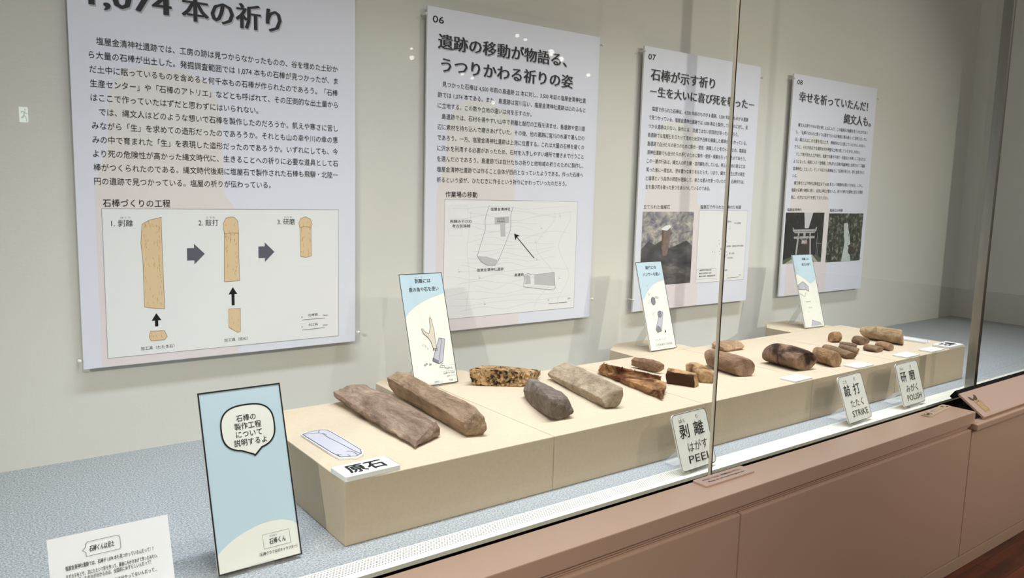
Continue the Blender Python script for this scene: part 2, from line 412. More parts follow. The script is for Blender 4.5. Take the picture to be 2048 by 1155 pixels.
# ------------------------------------------------------------------ wall posters
PZ = .1955; PY = WY - .021
def poster(label, x0, w, h):
    bm = bmesh.new(); bx(bm, 0, w, 0, h, -.006, 0)
    o = obj('wall_poster', bm, PAPER)
    o.data.materials.append(FOAM)
    for p in o.data.polygons:
        if abs(p.normal.z) < .5: p.material_index = 1
    o.location = (x0, PY, PZ); o.rotation_euler = (R(90), 0, 0)
    return tag(o, label, 'poster', 'numbered wall posters')
BG = fade_print('pale_rod_print', [(0, (231, 222, 226)), (1, (229, 228, 226)), (.35, (230, 220, 223)), (.72, (229, 224, 222))], 0, .62)
def ghost(P, w):
    P.poly([(.034, .001), (.315, .001), (.315, .325), (.29, .36), (.287, .45), (.282, .55), (.262, .598), (.205, .617), (.14, .62), (.095, .607), (.068, .56), (.060, .45), (.034, .37)], BG, .00015)
def serif_title(P, t, x0, x1, yb, size, off=.036, sh=.0020):
    P.text(t, x0 + sh, yb - sh * 1.3, size, INKSH, x1=x1 + sh, off=off * 1.2, z=.0005, mince=True)
    P.text(t, x0, yb, size, INKM, x1=x1, off=off, z=.0009, mince=True)

# --- first poster
AX = -.2747
A = poster('largest wall poster at the left, 1,074 title above stone rod diagrams', AX, .6035, .95)
P = Print(); ghost(P, .6035); P.build('background_print', A)
P = Print(); o = (AX, PZ)
serif_title(P, '1,074', -.236, -.0857, .9165, .052); P.build('title_text', A, o); P = Print(); serif_title(P, '本の祈り', -.063, .1472, .9165, .050)
P.build('title_text', A, o)
P = Print()
para(P, ['　塩屋金清神社遺跡では、工房の跡は見つからなかったものの、谷を埋めた土砂か', 'ら大量の石棒が出土した。発掘調査範囲では 1,074 本もの石棒が見つかったが、ま',
         'だ土中に眠っているものを含めると何千本もの石棒が作られたのであろう。「石棒', '生産センター」や「石棒のアトリエ」などとも呼ばれて、その圧倒的な出土量から',
         'はここで作っていたはずだと思わずにはいられない。', '　では、縄文人はどのような想いで石棒を製作したのだろうか。飢えや寒さに苦し',
         'みながら「生」を求めての造形だったのであろうか。それとも山の幸や川の幸の恵', 'みの中で育まれた「生」を表現した造形だったのであろうか。いずれにしても、今',
         'より死の危険性が高かった縄文時代に、生きることへの祈りに必要な道具として石', '棒がつくられたのである。縄文時代後期に塩屋石で製作された石棒も飛騨・北陸一',
         '円の遺跡で見つかっている。塩屋の祈りが伝わっている。'], -.241, .2836, .8455, .571, .0142, .0147, ends={4: .093, 10: .119})
P.build('body_text', A, o); P = Print(); P.text('石棒づくりの工程', -.227, .5265, .0155, x1=-.0985, off=.006)
P.build('heading_text', A, o)
P = Print()
P.rect(-.2296, .2135, .2845, .523, PANEL, .0003); P.frame(-.2296, .2135, .2845, .523, .0007, INKG, .0005)
r1 = [(-.1551, .4912), (-.1404, .4998), (-.1174, .5056), (-.117, .4079), (-.1158, .3103), (-.1331, .3116), (-.1559, .3164), (-.1559, .4163), (-.1587, .4513)]
r2 = [(.0107, .4918), (.0171, .5036), (.0262, .506), (.0353, .5054), (.0432, .4972), (.0445, .4693), (.0439, .4169), (.0447, .3622), (.0105, .3615), (.0127, .4697)]
r3 = [(.1845, .4907), (.1894, .5024), (.2017, .5062), (.214, .5003), (.218, .4885), (.2146, .4787), (.2154, .4134), (.2009, .4099), (.1878, .4131), (.1876, .479)]
t1 = [(-.1455, .2637), (-.1179, .2623), (-.1126, .249), (-.1185, .2423), (-.1451, .2424), (-.1491, .2525)]
t2 = [(.0191, .2994), (.045, .299), (.0444, .2458), (.0376, .2444), (.0186, .2576)]
BRN = mat('brown_line_print', S(120, 92, 66), .6)
rng = random.Random(5)
for q in (r1, r2, r3, t1, t2):
    P.poly(q, RODP, .0005); P.line(q, .0007, BRN, .0007, True)
for q, n in ((r1, 60), (r2, 34), (r3, 24), (t1, 5), (t2, 6)):
    xs = [a[0] for a in q]; ys = [a[1] for a in q]
    x0_, x1_, y0_, y1_ = min(xs) + .004, max(xs) - .005, min(ys) + .004, max(ys) - .012
    for k in range(n):
        x = rng.uniform(x0_, x1_); y = rng.uniform(y0_, y1_)
        if rng.random() < .55: x = x0_ + (x1_ - x0_) * rng.choice((.08, .16, .82, .93, .97))
        d = rng.uniform(.002, .009); pts = [(x, y)]
        for s in range(3): pts.append((pts[-1][0] + rng.uniform(-.0012, .0012), pts[-1][1] + d / 3))
        P.line(pts, .0004, BRN, .0007)
P.line([(.0127, .4695), (.03, .471), (.0445, .4693)], .0007, BRN, .0007); P.line([(.187, .481), (.2, .4835), (.216, .480)], .0006, BRN, .0007)
for ax in (-.0672, .0883):
    P.poly([(ax, .4388), (ax + .0148, .4388), (ax + .0148, .448), (ax + .0372, .4256), (ax + .0148, .403), (ax + .0148, .4118), (ax, .4118)], SLATE, .0006)
for cx, yt, ym, yb_ in ((-.1331, .3015, .2856, .2726), (.0291, .3487, .3323, .3070)):
    P.poly([(cx, yt), (cx + .0098, ym), (cx + .0033, ym), (cx + .0033, yb_), (cx - .0033, yb_), (cx - .0033, ym), (cx - .0098, ym)], INK, .0006)
P.text('1. 剥離', -.2133, .4865, .0135, x1=-.1725, off=.004); P.text('はくり', -.1957, .503, .004, INKG, x1=-.1769)
P.text('2. 敲打', -.0418, .4866, .0135, x1=.0005, off=.004); P.text('こうだ', -.025, .503, .004, INKG, x1=-.006)
P.text('3. 研磨', .1335, .4878, .0135, x1=.1751, off=.004); P.text('けんま', .150, .5035, .004, INKG, x1=.168)
P.text('加工具（たたき石）', -.1661, .2236, .0072, x1=-.0987); P.text('加工具（砥石）', .0076, .225, .0072, x1=.0607)
P.text('0', .1893, .2652, .005); P.text('石棒類', .2059, .2676, .0062, x1=.2303); P.text('10cm', .2435, .2652, .005, x1=.2555); P.line([(.1905, .2604), (.2482, .2608)], .0009)
P.text('0', .1895, .2412, .005); P.text('加工具', .2065, .244, .0062, x1=.2305); P.text('10cm', .2435, .2410, .005, x1=.2555); P.line([(.1911, .2357), (.2481, .2370)], .0009)
P.build('diagram', A, o)

# --- poster 06
BX = .5268; B = poster('wall poster numbered 06 with a black and white site map', BX, .594, .841)
P = Print(); ghost(P, .594); P.build('background_print', B)
P = Print(); o = (BX, PZ)
P.text('06', .5427, .9962, .0215, INK, x1=.5756, off=.012)
P.build('number_text', B, o); P = Print()
serif_title(P, '遺跡の移動が物語る、', .5597, .9926, .936, .035); P.build('title_text', B, o); P = Print(); serif_title(P, 'うつりかわる祈りの姿', .5697, 1.018, .878, .035)
P.build('title_text', B, o)
P = Print()
para(P, ['　見つかった石棒は 4,500 年前の島遺跡 22 本に対し、3,500 年前の塩屋金清神社遺', '跡では 1,074 本である。また、島遺跡は宮川沿い、塩屋金清神社遺跡は山のふもと', 'に立地する。この数や立地の違いは何を示すのか。',
         '　島遺跡では、石材を得やすい山中で剥離と敲打の工程を済ませ、島遺跡や宮川周', '辺に素材を持ち込んで磨きあげていた。その後、他の遺跡に宮川の水運で運んだの', 'であろう。一方、塩屋金清神社遺跡は上流に位置する。これは大量の石棒を磨くの',
         'に沢水を利用する必要があったため、石材を入手しやすい場所で磨きまで行うこと', 'を選んだのであろう。島遺跡では自分たちの祈りと他地域の祈りのために製作し、', '塩屋金清神社遺跡では作ること自体が目的となっていたようである。作った石棒へ',
         '祈るという姿が、ひたむきに作るという祈りにかわっていったのだろう。'], .5605, 1.0725, .8405, .5955, .0135, .0139, ends={2: .8697, 9: 1.0084})
P.build('body_text', B, o); P = Print(); P.text('作業場の移動', .588, .557, .0150, x1=.690, off=.012)
P.build('heading_text', B, o)
P = Print()
P.rect(.586, .229, 1.0546, .551, PANEL, .0003); P.frame(.586, .229, 1.0546, .551, .0006, INKG, .0005)
rng = random.Random(11)
for k in range(20):                      # the faint contour lines of the map
    y = .25 + k * .0148; x = .592 + rng.uniform(0, .1); pts = []
    x1_ = 1.045 - rng.uniform(0, .18); ph = rng.uniform(0, 6); am = rng.uniform(.002, .008)
    n = 16
    for j in range(n): pts.append((x + (x1_ - x) * j / (n - 1), min(.546, max(.234, y + am * math.sin(ph + j * .7) + rng.uniform(-.001, .001)))))
    P.line(pts, .0005, INKL, .0004)
for x0_, x1_ in ((.985, 1.03), (.66, .67), (.90, .97)):
    P.line([(x0_ + (x1_ - x0_) * math.sin(j * .35) ** 2, .24 + j * .02) for j in range(15)], .0006, INKL, .0004)
P.frame(.6, .455, .642, .475, .0004, INKL, .0004); P.frame(.60, .50, .66, .535, .0004, INKL, .0004)
out = [(.7306, .5362), (.7212, .512), (.7169, .494), (.7193, .4722), (.706, .434), (.6937, .3978), (.7070, .3815), (.7272, .3709), (.7553, .3699), (.7672, .3853), (.789, .43), (.8059, .4698), (.8061, .4959), (.8046, .508), (.8128, .5339)]
P.poly([(.6954, .3977), (.711, .396), (.7265, .3953), (.7637, .384), (.7553, .3705), (.7272, .3715), (.7070, .3822)], INKL, .0005)
P.line(out, .0010, INKG, .0007)
P.poly([(.7496, .5038), (.7993, .5066), (.7999, .4878), (.7865, .487), (.7885, .4498), (.7724, .4501), (.7690, .4845), (.7502, .4839)], INKL, .0005)
P.text('1992年度', .757, .497, .0055, INKG, x1=.784, z=.0007); P.text('発掘調査区', .757, .4895, .0055, INKG, x1=.787, z=.0007)
isl = [(.8583, .3361), (.875, .3419), (.8885, .3362), (.93, .338), (.9719, .3406), (.974, .322), (.9778, .2951), (.9722, .2877), (.92, .294), (.8594, .3032), (.8575, .309), (.8625, .324)]
P.poly([(.8602, .3345), (.873, .338), (.881, .3335), (.8849, .3108), (.8629, .3105), (.8645, .324)], INKL, .0005)
P.poly([(.8962, .3343), (.971, .3385), (.9764, .2998), (.8979, .3077)], INKL, .0005); P.line(isl, .0010, INKG, .0007, True)
P.text('塩屋金清神社', .7352, .522, .0085, x1=.804, off=.006); P.text('飛騨みやがわ', .6037, .4888, .0085, x1=.6739, off=.006); P.text('考古民族館', .6104, .4763, .0085, x1=.6688, off=.006)
P.text('塩屋金清神社遺跡', .6931, .3542, .0082, x1=.785, off=.006); P.text('島遺跡', .8242, .335, .0082, x1=.8576, off=.006)
for tx, ty in ((.632, .355), (.70, .335), (.82, .455), (.895, .43), (.915, .47), (.902, .38), (.985, .505), (.99, .32), (.72, .26)):
    P.text('X', tx, ty + .006, .003, INKG); P.text('320', tx, ty, .0035, INKG)
P.line([(.8942, .3855), (.8228, .4536)], .0022, INK, .0008); P.poly([(.8190, .4575), (.8394, .4513), (.8285, .4483), (.8243, .4378)], INK, .0008)
P.text('0', .951, .2555, .006); P.text('200m', 1.028, .2562, .005, INKG); P.line([(.9541, .2471), (1.0265, .2475)], .0012)
P.build('site_map', B, o)

# --- poster 07
CX = 1.3108; Cc = poster('wall poster numbered 07 with a photo of a standing stone', CX, .594, .841)
P = Print(); ghost(P, .594); P.build('background_print', Cc)
P = Print(); o = (CX, PZ)
P.text('07', 1.3286, .9955, .0215, INK, x1=1.362, off=.012)
P.build('number_text', Cc, o); P = Print()
serif_title(P, '石棒が示す祈り', 1.344, 1.6567, .936, .0345); P.build('title_text', Cc, o); P = Print(); serif_title(P, '－生を大いに喜び死を敬った－', 1.344, 1.8778, .8862, .0300)
P.build('title_text', Cc, o)
P = Print()
para(P, ['　塩屋で作られた石棒は、4,500 年前のものが 8 遺跡、3,500 年前のものが 8 遺跡', 'で見つかっている。塩屋金清神社遺跡では 1,000 本以上製作しているのに対し、見', 'つかる遺跡は少ない。製作には、流通ではない別目的があったのだろう。',
         '島遺跡では塩屋石を立たせて埋めた状況や石棒を廃棄した痕跡が見つかっている。', '島遺跡で自分たちの祈りのために製作・使用・廃棄したと考えられるため、塩屋金', '清神社遺跡でも自分たちの祈りのために製作・使用・廃棄を行っていたのであろう。',
         'この一連の行為は、縄文人の死生観・自然観を示している。例えば、木の実などは', '実った後に一度枯れ、翌年豊かな実りをもたらす。つまり、縄文人は生と死の再生', 'と循環という自然の摂理を理解して、新たな恵みを祈っていたのだ。石棒作りは、',
         '生を喜び死を敬った祈りをあらわしているのである。'], 1.3433, 1.8505, .8407, .594, .0135, .0137, ends={2: 1.80, 9: 1.6636})
P.build('body_text', Cc, o); P = Print(); P.text('立てられた塩屋石', 1.3388, .530, .0125, x1=1.4637, off=.004); P.build('caption_text', Cc, o); P = Print(); P.text('塩屋石で作られた石棒の分布図', 1.6176, .5315, .0125, x1=1.8409, off=.004)
P.build('caption_text', Cc, o)
ROCKPH = noise_print('photo_of_earth', [(.28, (62, 62, 70)), (.72, (226, 220, 212)), (.44, (134, 134, 142)), (.56, (182, 176, 168))], 26, (1, 1.3, 1))
SOILPH = noise_print('photo_of_dark_soil', [(.3, (52, 52, 56)), (.75, (150, 142, 138)), (.55, (92, 90, 92))], 11, (.7, 2.2, 1))
P = Print()
P.rect(1.3365, .277, 1.5865, .521, ROCKPH, .0003)
P.poly([(1.3370, .277), (1.5865, .277), (1.5862, .405), (1.555, .425), (1.51, .41), (1.47, .40), (1.44, .43), (1.40, .412), (1.37, .425), (1.337, .40)], SOILPH, .0004)
BRK = mat('photo_stone', S(128, 112, 104), .5, var=(60, .2)); BRK2 = mat('photo_stone_edge', S(112, 84, 74), .5, var=(60, .2))
P.poly([(1.4300, .4614), (1.4555, .4601), (1.4736, .4678), (1.471, .42), (1.4598, .375), (1.4420, .375), (1.4335, .40)], BRK, .0005)
P.poly([(1.4300, .4614), (1.4395, .4610), (1.4400, .40), (1.4330, .41)], BRK2, .0006)
P.poly([(1.4285, .4660), (1.4497, .476), (1.4683, .4775), (1.474, .470), (1.4565, .4585), (1.432, .4605)], PANEL, .0007)
P.build('photo_print', Cc, o)
P = Print()
P.rect(1.6145, .2742, 1.8815, .5248, PANEL, .0003); P.line([(1.6145, .5248), (1.8815, .5248)], .0007, INKG, .0005); P.line([(1.6145, .2742), (1.8815, .2742)], .0007, INKG, .0005)
P.line([(1.6145, .2742), (1.6145, .5248)], .0005, INKG, .0005); P.line([(1.8815, .2742), (1.8815, .5248)], .0005, INKG, .0005)
for t_, xa, xb, y in (('坂上遺跡', 1.7457, 1.7911, .4837), ('中山遺跡', 1.8078, 1.8461, .478), ('宮ノ前遺跡', 1.7471, 1.7738, .4131), ('島遺跡・塩屋金清神社遺跡', 1.7727, 1.8686, .3955), ('堂之上遺跡', 1.7888, 1.8187, .3692), ('門前遺跡', 1.7795, 1.8121, .3533), ('北裏遺跡', 1.7543, 1.785, .3096)):
    P.text(t_, xa, y, .0062, INKG, x1=xb)
P.frame(1.6175, .287, 1.722, .322, .0005, INKG, .0005)
for t_, xb, y in (('▲縄文時代中期の石棒', 1.6961, .3148), ('●縄文後晩期の石棒', 1.6972, .304), ('■縄文後期・晩期塩屋石棒', 1.7189, .2935)): P.text(t_, 1.632, y, .0056, x1=xb)
rng = random.Random(2)
for k in range(22):
    x, y = rng.gauss(1.755, .016), rng.gauss(.385, .016); P.poly(ell(x, y, .0016, .0016, 6), INK, .0006)
for x, y in ((1.783, .47), (1.78, .462), (1.787, .462), (1.72, .40), (1.71, .38)): P.poly(ell(x, y, .0014, .0014, 6), INKG, .0006)
P.line([(1.7864, .2837), (1.8560, .2845)], .0011); P.text('0', 1.784, .290, .005, INKG); P.text('50km', 1.853, .290, .005, INKG)
P.build('distribution_map', Cc, o)

# --- poster 08
DX = 2.1090; D = poster('wall poster numbered 08 with photos of a shrine gate and a waterfall', DX, .594, .841)
P = Print(); ghost(P, .594); P.build('background_print', D)
P = Print(); o = (DX, PZ)
P.text('08', 2.1319, .9978, .0215, INK, x1=2.165, off=.012)
P.build('number_text', D, o); P = Print()
serif_title(P, '幸せを祈っていたんだ！', 2.150, 2.640, .9382, .0355); P.build('title_text', D, o); P = Print(); serif_title(P, '縄文人も。', 2.4675, 2.672, .878, .0365)
P.build('title_text', D, o)
P = Print()
para(P, ['　縄文人は狩りや木の実を探しに山に入り、この塩屋石の地層を見つけたのであろ', 'う。「石棒そのものと思っても過言でない石が無数に積み重なって自然となってい', 'る」縄文人はこの光景を見たとき、神秘的な力を感じていたかもしれない。',
         'さらに、それが存在する場所を何か神聖な土地と感じていたかもしれない。', '　そして時が流れた江戸時代、塩屋で石棒が子授け・安産などの神として祀られる', 'ようになった。昭和に入り「金精様」と呼ばれた石棒が塩屋神社に合祀されて「塩屋',
         '金清神社」となった。そして今日でも御神体として石棒が祀られ、厚く信仰されて', 'いる。', '　縄文時代と江戸時代以降現在まで 4,000 年という時間的な隔たりがある。しかし、', '塩屋の石棒を神聖に感じ、自然と神社が重なった。祈りを捧げた聖地と捉える現状',
         '態に、大きなつながりを感じてなりえない。'], 2.1435, 2.6545, .8446, .5715, .0133, .0138, ends={2: 2.648, 3: 2.61, 10: 2.40})
P.build('body_text', D, o); P = Print(); P.text('塩屋金清神社', 2.1249, .5246, .0115, x1=2.2193, off=.004); P.build('caption_text', D, o); P = Print(); P.text('塩屋石の地層', 2.4172, .523, .0115, x1=2.511, off=.004)
P.build('caption_text', D, o)
TREEPH = noise_print('photo_of_cedars', [(.35, (26, 27, 28)), (.8, (92, 94, 92)), (.6, (46, 47, 47))], 40, (2.5, 1, 1))
FALLPH = noise_print('photo_of_rocks', [(.36, (26, 28, 24)), (.72, (168, 172, 150)), (.52, (64, 70, 58))], 46)
SKYPH = mat('photo_sky', S(206, 207, 212), .5); TORII = mat('photo_gate', S(176, 174, 172), .5, var=(50, .15)); WATER = mat('photo_water', S(196, 204, 200), .5, var=(70, .12))
GREENPH = mat('photo_grass', S(86, 92, 76), .5, var=(60, .25)); PATHPH = mat('photo_path', S(176, 172, 164), .5); DARKPH = mat('photo_shade', S(60, 52, 52), .5)
P = Print()
P.rect(2.1185, .3215, 2.3805, .5195, TREEPH, .0003)
P.poly([(2.2400, .5195), (2.3010, .5195), (2.290, .49), (2.277, .458), (2.250, .458), (2.2455, .49)], SKYPH, .0004)
P.poly([(2.1185, .3215), (2.3805, .3215), (2.3805, .338), (2.33, .352), (2.29, .357), (2.18, .35), (2.1185, .336)], GREENPH, .0004)
P.poly([(2.13, .3215), (2.2, .3215), (2.235, .356), (2.222, .356)], PATHPH, .0005); P.poly([(2.33, .3215), (2.36, .3215), (2.315, .352), (2.308, .352)], PATHPH, .0005)
P.rect(2.215, .356, 2.292, .415, DARKPH, .0005); P.poly(ell(2.262, .402, .018, .01, 14), mat('photo_red', S(120, 72, 68), .5), .0006)
P.poly([(2.1685, .4640), (2.18, .456), (2.32, .456), (2.335, .4640), (2.332, .448), (2.318, .4395), (2.186, .4395), (2.172, .448)], TORII, .0007)
P.line([(2.172, .455), (2.332, .455)], .0018, DARKPH, .0008); P.line([(2.18, .4455), (2.324, .4455)], .0015, DARKPH, .0008)
P.rect(2.181, .418, 2.3225, .4268, TORII, .0007); P.rect(2.243, .4268, 2.259, .4395, TORII, .0007)
P.poly([(2.206, .4395), (2.2155, .4395), (2.2085, .352), (2.1965, .352)], TORII, .0008); P.poly([(2.2845, .4395), (2.294, .4395), (2.306, .352), (2.295, .352)], TORII, .0008)
P.line([(2.206 + .088 * j / 12, .431 - .020 * math.sin(math.pi * j / 12)) for j in range(13)], .004, mat('photo_rope', S(140, 136, 130), .6), .0009)
for j in range(4): P.rect(2.236 + j * .009, .398, 2.2405 + j * .009, .411, PANEL, .0009)
P.line([(2.34, .345), (2.342, .44)], .0014, INKL, .0006); P.line([(2.35, .345), (2.351, .40)], .001, INKL, .0006); P.line([(2.335, .398), (2.375, .396)], .001, INKL, .0006)
P.rect(2.4140, .317, 2.6755, .5168, FALLPH, .0003)
P.poly([(2.53, .476), (2.558, .477), (2.568, .45), (2.57, .43), (2.592, .388), (2.572, .382), (2.59, .36), (2.602, .318), (2.530, .318), (2.539, .36), (2.545, .40), (2.536, .43)], WATER, .0005)
P.poly(ell(2.596, .362, .020, .018, 14), DARKPH, .0006)
P.line([(2.556, .47), (2.575, .43), (2.585, .40), (2.575, .385)], .003, PANEL, .0007)
P.build('photo_print', D, o)

# holding pins beside the posters
PINM = mat('clear_pin', S(225, 225, 215), .3)
pins = [(AX + .6095, 1.03, 'upper right edge of the largest poster'), (AX + .6105, .2175, 'lower right corner of the largest poster'), (AX - .007, .214, 'lower left corner of the largest poster'),
        (BX - .005, 1.015, 'upper left corner of poster 06'), (BX + .600, 1.015, 'upper right corner of poster 06'), (BX + .600, .250, 'lower right corner of poster 06'),
        (CX - .003, 1.02, 'upper left corner of poster 07'), (CX + .601, 1.00, 'upper right corner of poster 07'), (CX - .003, .236, 'lower left corner of poster 07'),
        (DX - .003, 1.018, 'upper left corner of poster 08'), (DX + .601, .995, 'upper right corner of poster 08')]
for x, z, where in pins:
    bm = bmesh.new()
    bmesh.ops.create_cone(bm, cap_ends=True, segments=12, radius1=.0022, radius2=.0016, depth=.026, matrix=Matrix.Translation((x, WY - .0115, z)) @ Matrix.Rotation(R(90), 4, 'X'))
    bmesh.ops.create_uvsphere(bm, u_segments=10, v_segments=8, radius=.0042, matrix=Matrix.Translation((x, WY - .0255, z)))
    o = tag(obj('push_pin', bm, PINM), 'small pale pin at the ' + where, 'pin', 'pins holding the wall posters')
    o.data.shade_smooth()

# ------------------------------------------------------------------ panels and signs on acrylic stands
def board(name, label, cat, x, y, z, w, h, lean, yaw, m, corner=0, th=.003, border=.0022, group=None):
    """board standing at (x, y, z) = its lower left front corner, leaning back"""
    bm = bmesh.new()
    pts = rrect(0, 0, w, h, corner) if corner else [(0, 0), (w, 0), (w, h), (0, h)]
    prism(bm, pts, -th, 0)
    o = obj(name, bm, [m, FOAM])
    for p in o.data.polygons:
        if abs(p.normal.z) < .5: p.material_index = 1
    o.matrix_world = Matrix.Translation((x, y, z)) @ Matrix.Rotation(R(yaw), 4, 'Z') @ Matrix.Rotation(R(90 - lean), 4, 'X')
    return tag(o, label, cat, group)
def stand(label, x, y, z, w, lean, yaw, hgt, depth, group='acrylic stands', front=.010):
    """bent clear acrylic easel: lip, shelf, back rest, and a strut that runs down to the base behind"""
    t = .0018; ln = R(lean); lip = .012
    prof = [(-.0025, lip * .9), (-.0032, 0.0), (.0045, -.0015)]
    prof += [(.0045 + hgt * math.sin(ln), hgt * math.cos(ln))]
    top = prof[-1]
    n = 5
    for k in range(1, n + 1): prof.append((top[0] + .004 + .004 * math.sin(math.pi * k / n) + (depth - top[0] - .004) * (k / n), top[1] * (1 - k / n) ** 1.0 - .0 + (-z if False else 0)))
    prof.append((depth - .03, -.0015 + .0004))
    bm = bmesh.new(); vs = []
    nrm = []
    for i, p in enumerate(prof):
        a = Vector(prof[max(i - 1, 0)]); b = Vector(prof[min(i + 1, len(prof) - 1)]); d = (b - a).normalized(); nrm.append(Vector((-d.y, d.x)))
    rows = []
    for side in (0, w):
        rows.append([bm.verts.new((side, p[0], p[1])) for p in prof]); rows.append([bm.verts.new((side, p[0] - nn.x * t, p[1] - nn.y * t)) for p, nn in zip(prof, nrm)])
    m_ = len(prof)
    for i in range(m_ - 1):
        for a, b in ((0, 2), (1, 3), (0, 1), (2, 3)):
            bm.faces.new((rows[a][i], rows[a][i + 1], rows[b][i + 1], rows[b][i]))
    for i in (0, m_ - 1): bm.faces.new((rows[0][i], rows[1][i], rows[3][i], rows[2][i]))
    bmesh.ops.recalc_face_normals(bm, faces=bm.faces[:])
    zmin = min(v.co.z for v in bm.verts)
    for v in bm.verts: v.co.z -= zmin
    o = obj('acrylic_stand', bm, ACRYL)
    o.matrix_world = Matrix.Translation((x, y, z)) @ Matrix.Rotation(R(yaw), 4, 'Z')
    return tag(o, label, 'stand', group)

# big blue sign on the carpet
w, h = .1285, .272
big = board('sign_panel', 'pale blue sign with a large speech bubble on the carpet', 'sign', -.1993, .1113, .006, w, h, 19.25, 0, LBLUE)
P = Print()
P.poly([(0.001, .001), (w - .001, .001), (w - .001, .048), (.118, .0545), (.104, .0595), (.086, .061), (.068, .0595), (.046, .054), (.026, .046), (.010, .036), (.001, .028)], HILL, .0003)
P.frame(.0009, .0009, w - .0009, h - .0009, .0022, INK, .0008); P.build('picture_print', big)
P = Print()
sg = lambda v: (1 if v >= 0 else -1) * abs(v) ** (2 / 2.7)
bub = [(.0700 + .0415 * sg(math.cos(R(a))), .2098 + .0353 * sg(math.sin(R(a)))) for a in range(-72, 264, 8)] + [(.0735, .1668), (.0752, .1650), (.0772, .1664)]
P.poly(bub, NAMEP, .0005); P.line(bub, .0024, INK, .0007, True)
for t_, xa, xb, y in (('石棒の', .053, .0835, .220), ('製作工程', .049, .0905, .2075), ('について', .050, .0905, .1950), ('説明するよ', .0455, .0965, .1822)): P.text(t_, xa, y, .0100, x1=xb, off=.008, z=.0009)
P.build('speech_bubble', big)
P = Print()
P.rect(.071, .022, .113, .043, NAMEP, .0005); P.frame(.071, .022, .113, .043, .0004, INKG, .0007)
P.text('石棒くん', .080, .0265, .0085, x1=.106, off=.012, z=.0009); P.text('せきぼう', .081, .0375, .003, INKG, x1=.0925, z=.0009)
P.text('（石棒クラブ公式キャラクター）', .063, .0125, .0050, x1=.1225, off=.006, z=.0009)
P.build('name_text', big)
stand('clear acrylic stand holding the pale blue speech bubble sign', -.155, .1113, .0002, .038, 19.25, 0, .12, .12)

# paper card, front left
pw, ph = .148, .105
pc = board('caption_card', 'white text card with a small outlined speech bubble, front left', 'card', -.4139, .0785, .0185, pw, ph, 21, 0, CARDW, th=.0015)
P = Print()
P.line([(.0430, .0855), (.0390, .082), (.043, .079), (.0432, .0735), (.083, .0735), (.085, .0755), (.085, .0895), (.083, .092), (.0460, .092), (.0432, .0895)], .0006, INKG, .0006, True)
P.text('石棒くんは見た', .047, .0785, .0075, x1=.077, off=.012, skew=.15)
P.text('塩屋金清神社遺跡では、石棒が 1,074 本も見つかっているんだって！？', .0180, .061, .0056, x1=.125, off=.006)
P.text('まずカタをとり、次にたたいて形を作って、最後にみがきあげて作ったみたい。', .0180, .0505, .0054, x1=.129, off=.006)
P.text('こんなに作ったのかが分かるのは、全国的にめずらしいんだって！', .0180, .044, .0054, x1=.120, off=.006)
P.text('でも、何のために作られたのかは分かってないんだって...', .0180, .033, .0054, x1=.126, off=.006)
P.build('body_text', pc)
stand('clear acrylic stand holding the white text card, front left', -.37, .0785, .0002, .06, 21, 0, .07, .07)
# picture panels on the blocks behind the pedestals
SG = 'blue and white picture panels behind the stones'
w, h = .1205, .274
s1 = board('picture_sign', 'blue and white panel with an antler and grey bar, behind the raw stones', 'sign', .3852, .5544, H + .003, w, h, 18, 0, HILL, group=SG)
P = Print()
P.poly([(.001, h - .001), (.001, .168), (.012, .179), (.030, .192), (.052, .203), (.075, .211), (w - .001, .222), (w - .001, h - .001)], LBLUE, .0003)
P.frame(.0007, .0007, w - .0007, h - .0007, .0014, INK, .0008); P.build('picture_print', s1)
P = Print(); P.text('剥離には', .0410, .250, .0100, x1=.0850, off=.014); P.text('はくり', .042, .2625, .003, INKG, x1=.064); P.text('鹿の角や石を使い', .0215, .2290, .0105, x1=.1050, off=.014); P.text('しか', .025, .2415, .0028, INKG, x1=.031); P.build('heading_text', s1)
P = Print()
bar = [(.058, .0585), (.0745, .0495), (.0865, .0545), (.1010, .108), (.085, .112)]
P.poly(bar, GREYST, .0005); P.poly([(.058, .0585), (.0745, .0495), (.0755, .057), (.060, .0665)], GREYSD, .0006)
P.line(bar, .0009, INK, .0007, True); P.line([(.0755, .057), (.093, .111)], .0008, INK, .0007)
ant = [(.0655, .0865), (.061, .106), (.054, .1165), (.044, .126), (.040, .137), (.0425, .139), (.0495, .130), (.0585, .124), (.0655, .140), (.0660, .160), (.0685, .166), (.0715, .158), (.0745, .130), (.0735, .106), (.0745, .0865)]
P.poly(ant, TANP, .0008); P.line(ant, .0009, INK, .0009, True); P.frame(.0640, .0825, .0755, .0870, .0009, INK, .0009)
for q in ([(.033, .0505), (.040, .0545), (.043, .0530), (.036, .0485)], [(.0475, .049), (.049, .0535), (.0535, .0505)], [(.075, .0405), (.077, .0445), (.088, .0445), (.088, .0395)], [(.080, .0475), (.083, .0495), (.086, .0480)]): P.line(q, .0008, INK, .0007, True)
P.text('ごりっ', .0345, .098, .0065, INKG, x1=.054, rot=-38)
P.build('tool_drawing', s1)
P = Print()
P.rect(.083, .0295, .117, .044, NAMEP, .0004); P.frame(.083, .0295, .117, .044, .0003, INKG, .0006); P.text('やばわん', .0885, .0335, .0065, x1=.1115, off=.012)
P.build('name_text', s1); P = Print(); P.text('（石棒クラブ公式', .083, .0225, .0042, x1=.115, off=.004); P.text('公式キャラクター）', .091, .0155, .0038, x1=.118, off=.004); P.text('原作：', .055, .0050, .0048, INKG, x1=.068); P.text('作画', .096, .0050, .0048, INKG, x1=.106)
P.build('caption_text', s1)
stand('clear acrylic stand of the antler panel', .425, .5560, H + .0003, .036, 18, 0, .10, .10)
w, h = .115, .272
